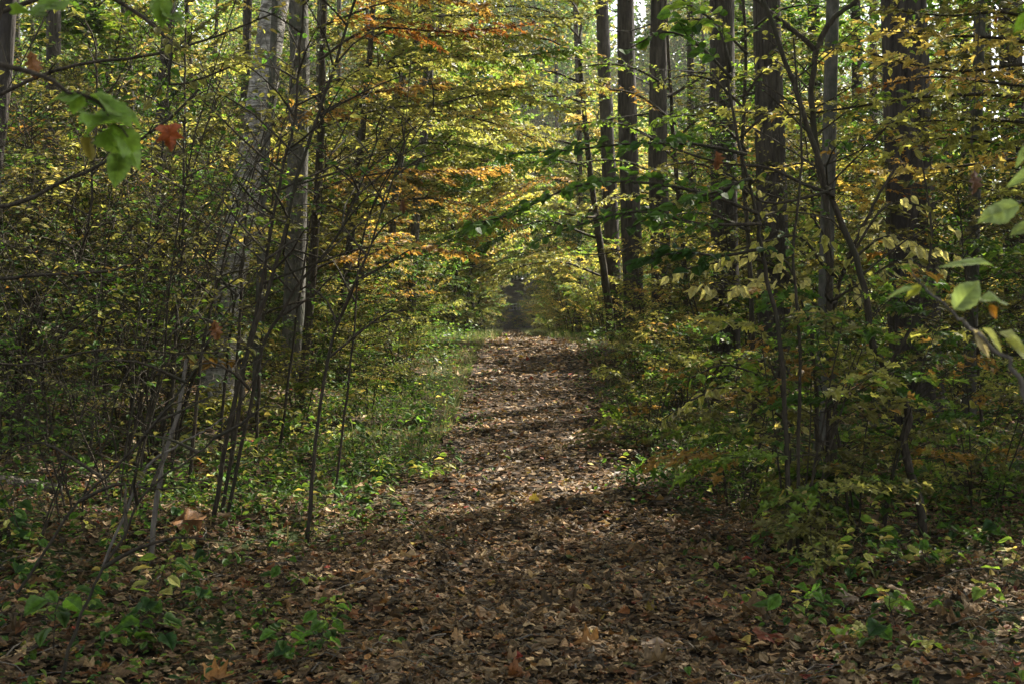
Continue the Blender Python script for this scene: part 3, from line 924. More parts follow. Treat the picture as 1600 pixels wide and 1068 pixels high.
# left foreground
p = Plant("leaning_sapling", "dark three-stemmed sapling leaning to the right in front of the birch", "sapling", (330, None, 9.0), 201)
a = p.stem(line_d([(330, None), (372, 600), (430, 420), (470, 260), (520, 110), (560, -20), (600, -120)], 9.0), 8, 3)
b = p.stem(line_d([(344, None), (385, 560), (408, 450), (440, 270), (462, 180), (470, 60), (480, -60)], 9.1), 7, 3)
c = p.stem(line_d([(352, None), (400, 590), (420, 520), (470, 440), (520, 380), (560, 300), (560, 300), (600, 190)], 9.2), 6, 2)
for q in (a, b, c):
    p.sprout(q, 16, .3, 1.1, (.3, .6), "ovate", .055, "olive", leaf_frac=.45)
p.done()
p = Plant("leaning_sapling", "slender dark sapling with a kinked stem at the left edge of the thicket", "sapling", (40, None, 9.5), 202)
a = p.stem(line_d([(40, None), (48, 590), (75, 540), (115, 480), (122, 420), (140, 330), (150, 200), (150, 60)], 9.5), 8, 3)
p.sprout(a, 16, .25, 1.0, (.2, .7), "ovate", .06, "olive", leaf_frac=.4)
p.done()
p = Plant("thin_sapling", "straight wand-thin sapling left of the birch", "sapling", (268, None, 10.5), 203)
a = p.stem(line_d([(268, None), (272, 560), (284, 400), (288, 200), (290, 40)], 10.5), 6, 3)
p.sprout(a, 12, .35, .9, (.2, .6), "ovate", .06, "gold", leaf_frac=.5)
p.done()
p = Plant("dead_stem", "bare pale grey dead stem standing above the big brown fallen leaf", "dead stem", (234, None, 7.6), 204, wood=M_DEADWOOD)
a = p.stem(line_d([(232, None), (250, 740), (268, 680), (284, 610), (292, 560)], 7.6), 9, 5)
p.done()
p = Plant("dead_stem", "long thin bare stem slanting across the left foreground", "dead stem", (10, None, 6.3), 205, wood=M_TWIG)
a = p.stem(line_d([(10, None), (110, 800), (195, 715), (290, 600), (345, 500), (420, 400)], 6.3), 5, 2)
p.sprout(a, 9, .2, .6, (.2, .5), "ovate", .04, "olive", leaf_frac=.1)
p.done()
p = Plant("dead_stem", "dark bare stem bending up from the left bottom of the photo", "dead stem", (85, None, 5.2), 206, wood=M_TWIG)
a = p.stem(line_d([(85, None), (130, 950), (190, 840), (235, 760), (330, 690), (420, 560)], 5.2), 6, 2)
p.sprout(a, 8, .3, .5, (.2, .5), "ovate", .04, "olive", leaf_frac=.1)
p.done()
p = Plant("dead_stem", "whitish bare twig leaning against the pale dead stem", "dead stem", (170, None, 7.2), 207, wood=M_DEADWOOD)
p.stem(line_d([(150, None), (220, 745), (270, 700), (320, 672), (352, 650)], 7.2), 5, 2)
p.done()
p = Plant("arching_shrub", "tall shrub at the left edge with long dark branches arching right", "shrub", (-120, None, 6.0), 208)
p.stem(line_d([(-120, None), (-90, 480), (-60, 260), (-10, 60), (20, -80)], 6.0), 16, 7)
p.limb(line_d([(-85, 440), (0, 436), (60, 430), (190, 420), (250, 372)], 6.0), 9, 3, "ovate", .05, "olive", leaf_frac=.15, twig_gap=.2)
p.limb(line_d([(-70, 330), (30, 318), (100, 282), (150, 262), (260, 190), (310, 140)], 6.0), 9, 4, "ovate", .05, "olive", leaf_frac=.2, twig_gap=.2)
p.limb(line_d([(-40, 170), (60, 120), (140, 98), (230, 88), (330, 60), (430, 20)], 6.1), 8, 3, "ovate", .055, "olive", leaf_frac=.35, twig_gap=.16)
p.limb(line_d([(0, 20), (120, -20), (180, 0), (240, 40), (270, 80), (262, 130), (300, 128), (360, 105)], 6.2), 9, 3, "ovate", .055, "olive", leaf_frac=.3, twig_gap=.2)
p.limb(line_d([(-80, 560), (40, 570), (160, 545), (300, 552), (420, 540)], 6.4), 5, 2, "ovate", .05, "olive", leaf_frac=.1, twig_gap=.25)
p.done()

GL = (.15, .25, .04)
p = Plant("overhanging_maple", "low maple reaching out-of-focus green leaves into the upper left", "sapling", (-640, None, 2.3), 209)
p.stem([(-640, None, 2.3), (-560, 300, 2.3), (-380, 120, 2.25), (-120, 70, 2.2), (60, 120, 2.2), (150, 160, 2.2), (200, 215, 2.2)], 16, 3)
for A, Bq, kd, f in [((128, 150), (58, 148), "broad", (.1, -.35, 1)), ((125, 150), (108, 182), "broad", (.2, -.9, .5)), ((140, 150), (246, 192), "toothed", (0, -.45, 1)),
                     ((158, 192), (118, 212), "broad", (0, -.4, 1)), ((178, 200), (236, 264), "toothed", (.5, -.8, .5)), ((165, 205), (190, 252), "broad", (-.3, -.7, .5)),
                     ((184, 238), (184, 292), "toothed", (.5, -.8, .1)), ((140, 215), (133, 260), "round", (-.4, -.8, .2)), ((150, 178), (212, 186), "broad", (0, -.3, 1)), ((160, 190), (196, 214), "broad", (0, -.4, 1)),
                     ((30, 22), (82, 14), "broad", (0, -.4, .9)), ((95, 5), (40, 4), "broad", (0, -.3, .9)), ((250, -10), (254, 38), "toothed", (.6, -.7, .3)), ((300, -20), (340, 12), "broad", (0, -.4, .9)), ((262, 22), (290, 30), "broad", (0, -.4, .9))]:
    Bq = (A[0] + .85 * (Bq[0] - A[0]), A[1] + .85 * (Bq[1] - A[1]))
    p.blade(A, Bq, 2.2, kd, GL if kd != "round" else (.14, .12, .03), f, curl=p.r.uniform(.1, .45), fold=p.r.uniform(.1, .4), d2=2.2 + p.r.uniform(-.06, .03))
p.done()

# right foreground
p = Plant("overhanging_twig", "pale twig with broad light green leaves reaching in at the right edge", "twig", (1960, None, 2.1), 210, wood=M_DEADWOOD)
p.stem([(1960, None, 2.1), (1800, 900, 2.1), (1640, 680, 2.08), (1590, 590, 2.05), (1560, 548, 2.05), (1520, 515, 2.05), (1480, 483, 2.05), (1445, 452, 2.05), (1425, 420, 2.05)], 11, 2)
LG = (.26, .34, .12)
for A, Bq, kd, cc, f in [((1550, 416), (1470, 400), "lance", LG, (0, -.3, 1)), ((1491, 484), (1532, 436), "toothed", LG, (.1, -1, .3)), ((1530, 470), (1580, 466), "toothed", LG, (0, -.5, 1)),
                         ((1536, 512), (1576, 545), "lance", (.42, .44, .16), (0, -.5, 1)), ((1560, 520), (1612, 536), "ovate", (.42, .44, .16), (0, -.6, 1)), ((1570, 530), (1615, 552), "ovate", (.42, .44, .16), (0, -.7, .8)),
                         ((1520, 515), (1552, 558), "lance", (.40, .33, .20), (.3, -1, .2)), ((1440, 447), (1385, 455), "lance", LG, (0, -.4, 1)), ((1440, 447), (1415, 462), "ovate", (.34, .36, .06), (0, -.8, .6)),
                         ((1545, 476), (1560, 498), "ovate", (.40, .18, .03), (0, -1, .3)), ((1592, 322), (1528, 340), "toothed", LG, (0, -.7, .8)), ((1625, 265), (1572, 285), "lance", LG, (0, -.8, .6)),
                         ((1610, 20), (1586, 50), "ovate", (.16, .28, .03), (0, -1, .3)), ((1605, 225), (1590, 262), "lance", LG, (.2, -1, .3)), ((1612, 352), (1578, 362), "toothed", LG, (0, -.8, .6))]:
    p.blade(A, Bq, 2.05, kd, cc, f)
p.stem([(1640, 680, 2.08), (1660, 500, 2.06), (1640, 330, 2.05), (1590, 318, 2.05)], 4, 2, part="side_stem")
p.stem([(1660, 500, 2.06), (1680, 200, 2.05), (1620, 60, 2.05), (1606, 20, 2.05)], 4, 2, part="side_stem")
p.done()

p = Plant("crooked_sapling", "dark crooked sapling zigzagging up through the right foreground", "sapling", (1440, None, 8.6), 211)
a = p.stem(line_d([(1442, None), (1438, 790), (1412, 700), (1420, 645), (1388, 580), (1362, 530), (1350, 440), (1312, 340), (1284, 265), (1252, 165), (1225, 90), (1185, -30), (1160, -120)], 8.6), 15, 6, n=48)
p.sprout(a, 10, .45, 1.0, (.2, .6), "ovate", .06, "olive", leaf_frac=.4)
p.limb(line_d([(1300, 305), (1250, 285), (1200, 262), (1130, 255), (1060, 235), (1000, 208)], 8.6), 7, 3, "ovate", .07, "green", leaf_frac=.5, twig_gap=.2)
p.limb(line_d([(1290, 300), (1200, 318), (1150, 280), (1115, 262)], 8.5), 6, 3, "ovate", .075, "lime", leaf_frac=.5, twig_gap=.2)
p.limb(line_d([(1385, 575), (1430, 500), (1450, 420), (1455, 350), (1440, 250)], 8.6), 7, 3, "ovate", .06, "olive", leaf_frac=.3, twig_gap=.2)
p.done()
p = Plant("forked_sapling", "straight dark sapling that forks into a wide V near the top right", "sapling", (1303, None, 10.2), 212)
a = p.stem(line_d([(1303, None), (1300, 640), (1296, 480), (1291, 330), (1276, 235), (1268, 150), (1275, 80)], 10.2), 12, 9)
p.stem(line_d([(1275, 80), (1240, 48), (1205, 20), (1150, -30)], 10.35), 9, 5, part="fork")
p.stem(line_d([(1275, 80), (1300, 32), (1345, -5), (1400, -60)], 10.35), 10, 5, part="fork")
p.sprout(a, 10, .5, 1.2, (.1, .6), "ovate", .065, "lime", leaf_frac=.7)
p.done()
p = Plant("hazel_shrub", "spreading shrub with dark green rounded leaves reaching left over the path", "shrub", (1235, None, 8.0), 213)
p.stem(line_d([(1235, None), (1222, 560), (1195, 420), (1180, 330), (1150, 200), (1130, 60)], 8.0), 8, 4)
p.stem(line_d([(1245, None), (1250, 560), (1240, 400), (1252, 250), (1240, 60)], 8.1), 6, 3)
DK = dict(twig_len=.42, twig_gap=.075, spacing=.05, tilt=.45)
for pts, d, kind, size, pal in [([(1175, 330), (1090, 300), (1000, 285), (900, 290), (800, 335), (735, 350)], 8.0, "round", .085, "dark"),
                     ([(1160, 240), (1080, 225), (980, 225), (890, 235), (800, 240)], 7.9, "round", .085, "dark"),
                     ([(1180, 350), (1090, 350), (1000, 330), (910, 350), (840, 375)], 7.8, "round", .085, "dark"),
                     ([(1185, 390), (1130, 400), (1060, 395), (1000, 410)], 7.9, "round", .085, "green"),
                     ([(1140, 120), (1090, 70), (1040, 50), (985, 75)], 8.0, "round", .09, "green"),
                     ([(1140, 100), (1120, 40), (1080, 10), (1040, -20)], 8.0, "round", .09, "green"),
                     ([(1170, 280), (1120, 300), (1050, 320), (980, 360)], 7.9, "round", .08, "green")]:
    p.limb(line_d(pts, d), 7, 2, kind, size, pal, **DK)
p.done()
p = Plant("witch_hazel", "shrub hung with pale yellow drooping leaves in front of the broad dark trunk", "shrub", (1290, None, 9.3), 214)
p.stem(line_d([(1290, None), (1300, 520), (1320, 420), (1360, 330), (1400, 260)], 9.3), 8, 4)
p.stem(line_d([(1280, None), (1270, 540), (1230, 430), (1160, 400)], 9.3), 8, 4)
PL = dict(twig_len=.35, twig_gap=.09, spacing=.06, hang=.75)
for pts in [[(1330, 400), (1380, 325), (1430, 320), (1475, 345)], [(1320, 420), (1380, 370), (1440, 385), (1500, 400)], [(1270, 500), (1220, 400), (1150, 405), (1050, 425)], [(1290, 420), (1250, 370), (1190, 380), (1120, 400)],
            [(1290, 460), (1300, 400), (1260, 330), (1190, 300)], [(1300, 470), (1350, 440), (1400, 410), (1450, 420)], [(1280, 480), (1200, 440), (1140, 455), (1080, 445)]]:
    p.limb(line_d(pts, 9.2), 6, 2, "ovate", .092, "pale", **PL)
p.done()
p = Plant("orange_maple", "maple standing past the right edge with level layers of orange leaves", "tree", (1720, None, 10.5), 215)
p.stem(line_d([(1720, None), (1700, 480), (1690, 240), (1680, 0), (1670, -200)], 10.5), 22, 12)
for pts, d in [([(1690, 180), (1580, 150), (1450, 150), (1330, 168), (1230, 180), (1105, 170)], 10.3), ([(1690, 120), (1600, 100), (1500, 112), (1400, 95), (1320, 70)], 10.6), ([(1690, 210), (1590, 190), (1480, 188), (1370, 195)], 10.0),
               ([(1685, 60), (1580, 20), (1480, 25), (1390, 15)], 10.8), ([(1690, 260), (1600, 235), (1500, 215), (1420, 225)], 10.4), ([(1690, 150), (1560, 130), (1450, 120), (1350, 140)], 9.6), ([(1690, 90), (1580, 62), (1470, 55), (1370, 48)], 11.2), ([(1690, 240), (1580, 250), (1480, 262), (1380, 268)], 11.4), ([(1688, 30), (1590, -5), (1480, -5), (1400, -15)], 11)]:
    p.limb(line_d(pts, d), 9, 2, "maple", .07, ["orange", "gold", "olive"][int(d * 10) % 3], twig_len=.75, twig_gap=.10, spacing=.045, flat=.10)
p.done()
p = Plant("yellowing_shrub", "low shrub with a pale yellow-green spray beside the path's right edge", "shrub", (1235, None, 9.2), 216)
p.stem(line_d([(1235, None), (1230, 650), (1200, 560)], 9.2), 6, 3)
p.limb(line_d([(1232, 660), (1150, 605), (1090, 620), (1035, 655)], 9.0), 5, 2, "ovate", .10, "pale", twig_len=.3, twig_gap=.07, spacing=.05, hang=.3)
p.limb(line_d([(1230, 640), (1190, 590), (1130, 570), (1080, 590)], 9.2), 5, 2, "ovate", .085, "lime", twig_len=.3, twig_gap=.08, spacing=.05, hang=.2)
p.done()

# left middle distance: layered boughs that close the tunnel
p = Plant("layered_maple", "maple left of the tunnel with level boughs of rust-orange leaves", "tree", (470, None, 16.5), 217)
p.stem(line_d([(470, None), (490, 400), (500, 220), (505, 60), (510, -120)], 16.5), 16, 8)
for pts, d, pal in [([(495, 300), (560, 276), (650, 268), (720, 268), (790, 262)], 16.3, "orange"), ([(495, 330), (560, 292), (620, 282), (690, 280)], 16.0, "orange"), ([(492, 420), (560, 396), (640, 385), (730, 398)], 16.8, "orange"),
                    ([(505, 90), (580, 45), (700, 50), (820, 40)], 16.4, "orange"), ([(503, 130), (600, 108), (720, 88), (800, 95)], 16.8, "gold"), ([(505, 40), (640, -5), (760, 10)], 16.2, "orange"),
                    ([(500, 200), (600, 170), (700, 165)], 16.6, "olive"), ([(500, 160), (440, 110), (380, 100), (310, 110)], 16, "gold"), ([(498, 230), (420, 200), (340, 190), (260, 205)], 16, "gold"), ([(500, 180), (560, 150), (620, 140), (690, 130)], 15.6, "orange")]:
    p.limb(line_d(pts, d), 6, 1.5, "maple", .08, pal, twig_len=.9, twig_gap=.08, spacing=.04, flat=.12)
p.done()
p = Plant("arching_beech", "tree with dark curving limbs and lime-green leaves over the tunnel mouth", "tree", (520, None, 23), 218)
p.stem(line_d([(520, None), (545, 400), (560, 260), (575, 120), (590, -80)], 23), 14, 8)
for pts, d, pal in [([(550, 300), (640, 185), (740, 150), (850, 132), (940, 130)], 23, "lime"), ([(548, 320), (640, 182), (760, 190), (850, 225)], 22.5, "gold"), ([(575, 130), (660, 60), (780, 60), (880, 40)], 23.5, "lime"),
                    ([(560, 250), (650, 225), (740, 230), (830, 260)], 23, "lime"), ([(580, 60), (700, 0), (800, -10), (900, 0)], 24, "lime"), ([(550, 330), (650, 310), (730, 320), (800, 350)], 23, "gold"), ([(545, 420), (640, 400), (720, 370), (800, 330)], 23, "green"),
                    ([(575, 110), (680, 85), (790, 90), (910, 75)], 24, "lime"), ([(585, 30), (690, 25), (800, 25), (920, 30)], 24.5, "gold"), ([(570, 170), (680, 140), (790, 150), (900, 170)], 24, "olive"), ([(588, -30), (700, -50), (820, -40), (940, -50)], 25, "lime"), ([(565, 220), (680, 195), (780, 205), (880, 200)], 25, "lime")]:
    p.limb(line_d(pts, d), 5, 1.5, "ovate", .10, pal, twig_len=1.35, twig_gap=.085, spacing=.042, flat=.16)
p.done()
p = Plant("arching_beech", "tree right of the path whose sloping dark limbs cross the tunnel", "tree", (960, None, 31), 219)
p.stem(line_d([(960, None), (940, 400), (920, 250), (905, 80)], 31), 13, 7)
for pts, d, pal in [([(925, 370), (850, 345), (780, 372), (710, 408)], 31, "green"), ([(920, 340), (840, 330), (770, 345), (700, 370)], 30.5, "lime"), ([(910, 230), (850, 215), (790, 220), (720, 240)], 31, "gold"), ([(935, 430), (880, 410), (820, 415), (770, 440)], 31.5, "gold"),
                    ([(908, 130), (850, 110), (780, 120), (700, 140)], 31, "lime"), ([(915, 290), (860, 280), (800, 300), (740, 330)], 32, "gold"), ([(915, 200), (980, 180), (1040, 190), (1090, 210)], 31, "lime"), ([(920, 330), (980, 300), (1040, 310), (1100, 330)], 31, "gold"),
                    ([(906, 90), (850, 60), (780, 70), (690, 85)], 30, "gold"), ([(905, 60), (860, 20), (790, 10), (700, 25)], 31, "lime"), ([(908, 160), (860, 150), (790, 165), (720, 190)], 30, "lime"), ([(904, 20), (860, -20), (790, -30), (700, -20)], 31.5, "olive"), ([(915, 260), (860, 250), (800, 262), (730, 285)], 31, "lime")]:
    p.limb(line_d(pts, d), 5, 1.5, "ovate", .11, pal, twig_len=1.6, twig_gap=.10, spacing=.048, flat=.16)
p.done()

p = Plant("leafy_sapling", "tall sapling whose level yellow-green boughs hide the middle of the pine trunks", "sapling", (1075, None, 24), 220)
p.stem(line_d([(1075, None), (1068, 400), (1055, 250), (1045, 100), (1040, 0)], 24), 9, 4)
for pts, d, pal in [([(1060, 300), (1000, 260), (940, 250), (890, 262)], 24, "lime"), ([(1056, 250), (1000, 205), (940, 190), (880, 200)], 23.8, "lime"), ([(1050, 190), (1000, 150), (940, 140), (900, 150)], 24, "gold"), ([(1046, 140), (1000, 110), (950, 100), (910, 105)], 24.2, "lime"),
                    ([(1060, 290), (1110, 250), (1160, 245), (1210, 255)], 24, "lime"), ([(1054, 220), (1100, 180), (1150, 170), (1200, 180)], 24, "olive"), ([(1048, 150), (1100, 120), (1140, 110), (1180, 120)], 23.8, "lime"), ([(1064, 340), (1010, 310), (960, 310), (920, 325)], 24, "olive"), ([(1064, 330), (1110, 310), (1160, 310), (1200, 325)], 23.6, "lime")]:
    p.limb(line_d(pts, d), 6, 2, "ovate", .085, pal, twig_len=.9, twig_gap=.12, spacing=.05, flat=.1)
p.done()
p = Plant("leafy_sapling", "leafy sapling with spreading boughs across the two stoutest pines", "sapling", (1180, None, 15.5), 221)
p.stem(line_d([(1180, None), (1172, 420), (1160, 250), (1165, 100), (1160, -40)], 15.5), 9, 4)
for pts, pal in [([(1165, 300), (1110, 262), (1060, 255), (1020, 268)], "olive"), ([(1162, 230), (1120, 190), (1075, 180), (1030, 188)], "lime"), ([(1163, 170), (1120, 130), (1080, 118), (1040, 125)], "lime"), ([(1166, 290), (1220, 262), (1270, 255), (1310, 268)], "lime"),
                 ([(1162, 210), (1210, 170), (1260, 160), (1310, 170)], "gold"), ([(1164, 150), (1200, 105), (1250, 90), (1290, 98)], "olive"), ([(1163, 80), (1120, 40), (1080, 30), (1050, 38)], "lime"), ([(1162, 60), (1210, 20), (1260, 8), (1300, 15)], "olive"), ([(1168, 360), (1110, 335), (1060, 335), (1020, 350)], "lime"), ([(1168, 350), (1220, 330), (1270, 330), (1320, 345)], "olive")]:
    p.limb(line_d(pts, 15.5), 6, 2, "ovate", .078, pal, twig_len=.65, twig_gap=.10, spacing=.042, flat=.12)
p.done()
rw = np.random.default_rng(401)
for k in range(11):
    x0 = 150 + k * 36 + rw.normal(0, 14); d = rw.uniform(8.5, 12.5); lean = rw.uniform(60, 230)
    p = Plant("leaning_wand", "long thin nearly bare wand leaning right out of the left-hand thicket", "sapling", (x0, None, d), 410 + k, "leaning wands in the left-hand thicket")
    yb = HORIZ + FPX * (CAM_H - .36) / d; yt = rw.uniform(60, 260)
    a = p.stem(line_d([(x0, None), (x0 + lean * .2, yb - (yb - yt) * .35), (x0 + lean * .5 + rw.normal(0, 12), yb - (yb - yt) * .68), (x0 + lean, yt)], d), rw.uniform(4, 7), 1.6)
    p.sprout(a, 11, .3, .75, (.3, .7), "ovate", .05, "olive", leaf_frac=.35)
    p.done()

K_MB = Kind("maple_bush", "bush", sapling_parts(71, 1.75, 46, .95, "maple", .068, ["mixed", "lime", "olive", "mixed"], 6, .04, (.05, .6), .012, .36, .075, .045))
for x, d, s, lb in [(1245, 8.3, 1.0, "knee-high to chest-high maple bush in mixed green, orange and red leaf"), (1340, 8.9, .95, "orange-tinged maple bush just left of the crooked sapling's foot"), (1165, 10.2, .85, "greener maple bush behind the pale yellow-green spray"), (1010, 14.0, .8, "small maple bush close to the right edge of the path"), (1520, 9.8, .8, "dim maple bush behind the crooked sapling")]:
    q = W(x, None, d)
    K_MB.put(q[0], q[1], x * .7, s, lb, "maple bushes on the right")

# far end of the path: a dark cabin
def boxes(bl):
    V, F = [], []
    for (x0, y0, z0, x1, y1, z1) in bl:
        n = len(V)
        V += [(x0, y0, z0), (x1, y0, z0), (x1, y1, z0), (x0, y1, z0), (x0, y0, z1), (x1, y0, z1), (x1, y1, z1), (x0, y1, z1)]
        F += [[n + i for i in f] for f in ((0, 3, 2, 1), (4, 5, 6, 7), (0, 1, 5, 4), (1, 2, 6, 5), (2, 3, 7, 6), (3, 0, 4, 7))]
    return np.array(V, float), np.array(F)


cb = W(815, None, 128)
t = thing("cabin", "dark timber cabin with a small-paned window at the far end of the path", "cabin", cb)
M_WALL = plain_mat("dark_boards", (.14, .145, .112), .8); M_WHITE = plain_mat("white_paint", (.75, .76, .78), .5, .05); M_ROOF = plain_mat("old_shingle", (.05, .045, .04), .9)
M_GLASS = plain_mat("window_glass", (.04, .05, .05), .08, .1)
V, F = boxes([(-2.6, 0, 0, 2.0, 5, 3.6)])
link("wall", np_mesh("wall", V, F, M_WALL), t)
V = np.array([(-3.0, -.4, 3.55), (2.4, -.4, 3.55), (2.4, 2.5, 5.2), (-3.0, 2.5, 5.2), (2.4, 5.4, 3.55), (-3.0, 5.4, 3.55), (-3.0, -.4, 3.4), (2.4, -.4, 3.4), (2.4, 5.4, 3.4), (-3.0, 5.4, 3.4)], float)
link("roof", np_mesh("roof", V, np.array([(0, 1, 2), (0, 2, 3), (3, 2, 4), (3, 4, 5), (0, 6, 7), (0, 7, 1), (1, 7, 8), (1, 8, 4), (1, 4, 2), (0, 3, 5), (0, 5, 9), (0, 9, 6)]), M_ROOF), t)
V, F = boxes([(-1.55, -.06, 2.05, -.45, 0.0, 2.1), (-1.55, -.06, 2.68, -.45, 0.0, 2.73), (-1.55, -.055, 2.1, -1.5, 0, 2.68), (-.5, -.055, 2.1, -.45, 0, 2.68), (-1.2, -.05, 2.1, -1.17, 0, 2.68), (-.85, -.05, 2.1, -.82, 0, 2.68), (-1.5, -.045, 2.38, -.5, 0, 2.41)])
w = link("window", np_mesh("window", V, F, M_WHITE), t)
V, F = boxes([(-1.5, -.02, 2.1, -.5, -.003, 2.68)])
link("pane", np_mesh("pane", V, F, M_GLASS), w)
V, F = boxes([(-.28, -.06, 2.1, -.16, 0, 2.75)])
link("side_window", np_mesh("side_window", V, F, M_WHITE), t)

# the woods closing the view, too far off to count
def far_woods():
    r = np.random.default_rng(99)
    L = Leaves()
    n = 640000
    a = r.uniform(-.5, .5, n)
    d = r.uniform(112, 165, n)
    x = a * d
    x[:260000] *= .45
    z = r.random(n) ** 1.1 * (36 + 3 * np.sin(x * .35) + 2 * np.sin(x * .9 + d * .1))
    keep = (np.abs(x) > 3.4) | (d > 142) | (z > 7)
    gap = np.sin(x * .5 + 1) + np.sin(z * .6 + x * .21) + .8 * np.sin(x * 1.3 + z * .35)
    keep &= (gap > -1.2) | (z < 9) | (np.abs(x) < 9)
    keep &= ~((z > 28 + 2 * np.sin(x * 3)) & (np.abs(x / d - .085) < .02)) & ~((x / d > .36) & (z > 13 + 4 * np.sin(x * 2)))
    x, d, z = x[keep], d[keep], z[keep]
    m = len(x)
    P = np.stack([x, d, ground(x, d) + z], 1)
    u = r.standard_normal((m, 3)); u[:, 2] *= .5
    pals = ["olive", "green", "green", "lime"]
    w = (np.floor((np.sin(x * .4 + d * .2) + np.sin(z * .3 + x * .13) + 2) * .999)).astype(int) % 4
    c = np.zeros((m, 3))
    for i in range(4):
        q = w == i
        c[q] = pick(pals[i], q.sum(), r)
    L.add("quad", P, u, np.array([0, -.3, .8]) + .6 * r.standard_normal((m, 3)), .55 * r.uniform(.5, 1.3, m), c)
    tag(L.build("distant_woodland", M_LEAF), kind="stuff")


far_woods()
fill(K_BUSH, [(-1.75, 92), (1.9, 97), (-1.8, 104), (2.0, 107), (-2.2, 113), (2.5, 115)], "bush narrowing the far end of the path", "bushes at the far end of the path", (1.3, 1.8), 19)
fill(K_BUSH, [(-1.9, 17), (-2.5, 15), (-1.75, 20), (-2.6, 19.5), (-1.9, 23), (-1.8, 26.5), (-2.7, 22.5), (-2.2, 29), (2.1, 15.5), (2.3, 18), (2.1, 21), (2.4, 24.5), (2.5, 27.5)], "low green bush on the grassy margin of the path", "low bushes on the path margins", (.5, .8), 20)
fill(K_BUSH, [(-2.3, 121), (.2, 126.5), (2.6, 122), (3.2, 117), (-2.9, 116), (1.2, 126), (4.4, 121), (-1.2, 125.5), (-4.0, 120), (5.4, 118)], "green bush growing under the cabin window at the end of the path", "bushes in front of the cabin", (.9, 1.3), 16)
fill(K_YOUNG[:2], [(-2.2, 119), (1.9, 121), (3.0, 113), (-3.3, 114)], "small young tree in lime leaf in front of the cabin", "young trees in front of the cabin", (.38, .5), 21)


# ------------------------------------------------------------------ small plants, single fallen leaves, logs
def seedling(seed, h, n, kind, size, pal):
    r = np.random.default_rng(seed)
    S, L = Wood(), Leaves()
    line = smooth_line(stem_shape(r, (0, 0, 0), h, (r.normal(0, .2), r.normal(0, .2)), .006, 6), 7)
    S.tube(line, np.linspace(.003, .0014, 7), 4)
    for i in range(n):
        t = .45 + .55 * (i + 1) / n
        p = np.array([np.interp(t, np.linspace(0, 1, 7), line[:, k]) for k in range(3)])
        az = i * 2.4 + r.normal(0, .3)
        e = p + np.array([math.cos(az), math.sin(az), .5]) * size * .5
        S.tube(np.array([p, e]), [.0014, .001], 3)
        L.add(kind, e[None], np.array([[math.cos(az), math.sin(az), -.15 + r.normal(0, .2)]]), np.array([[0, 0, 1.0]]) + r.normal(0, .3, (1, 3)), size * r.uniform(.7, 1.2), pick(pal, 1, r), curl=r.uniform(.1, .4), fold=r.uniform(.1, .4), wave=.12)
    return [("stem", mesh_of(S, "stem", M_TWIG)), ("foliage", mesh_of(L, "foliage", M_LEAF))]


K_SEED = [Kind("seedling", "seedling", seedling(81, .22, 7, "toothed", .085, "green")), Kind("seedling", "seedling", seedling(82, .16, 6, "broad", .075, "green")),
          Kind("seedling", "seedling", seedling(83, .28, 9, "toothed", .08, "lime")), Kind("seedling", "seedling", seedling(84, .12, 5, "broad", .06, "lime"))]


def at_ground(px, py):
    """where the photograph's ray through px, py meets the ground"""
    lo, hi = 2.0, 90.0
    for d in np.linspace(3.2, 60, 1200):
        if CAM_H + (HORIZ - py) / FPX * d <= float(ground((px - 800) / FPX * d, d)):
            return (px - 800) / FPX * d, float(d)
    return (px - 800) / FPX * 60, 60.0


def sow(spots, label, group, seed, s=(.8, 1.3), tint=None):
    r = np.random.default_rng(seed)
    for px, py in spots:
        x, y = at_ground(px, py)
        t = r.uniform(.9, 1.5)
        K_SEED[r.integers(4)].put(x, y, r.uniform(0, 6.28), r.uniform(*s), label, group, (t, t, t, 1))


for k, px, py, s, lb in [(0, 80, 1040, 1.5, "broad-leaved green seedling in the bottom left corner"), (1, 262, 1045, 1.6, "large-leaved green seedling right of the bottom left corner"), (2, 228, 985, 1.3, "green seedling with raised oval leaves behind the large-leaved one"),
                         (1, 40, 850, 1.7, "dark green seedling with drooping lobed leaves at the left edge"), (2, 385, 745, 1.2, "bright green five-leaved seedling on the left bank"), (0, 415, 752, 1.0, "small bright seedling beside the five-leaved one on the left bank"), (3, 262, 910, 1.2, "pale green two-leaved seedling among brown leaves at left"), (2, 505, 722, 1.0, "pale seedling with narrow leaves high on the left bank")]:
    x, y = at_ground(px, py)
    K_SEED[k].put(x, y, px * .37, s, lb, "seedlings one can tell apart", (1.1, 1.1, 1.1, 1))
r = np.random.default_rng(300)
sow([(r.uniform(10, 560), r.uniform(730, 1050)) for _ in range(85)], "small green seedling among the fallen leaves on the left bank", "seedlings on the left bank", 301, (.6, 1.1))
sow([(r.uniform(430, 700), r.uniform(610, 800)) for _ in range(50)], "small green seedling at the left margin of the path", "seedlings at the left margin of the path", 302, (.9, 1.5))
sow([(r.uniform(1180, 1590), r.uniform(760, 1040)) for _ in range(50)], "small green seedling among the fallen leaves at lower right", "seedlings at lower right", 303)
sow([(r.uniform(960, 1260), r.uniform(600, 790)) for _ in range(46)], "small green seedling at the right margin of the path", "seedlings at the right margin of the path", 304, (.9, 1.5))

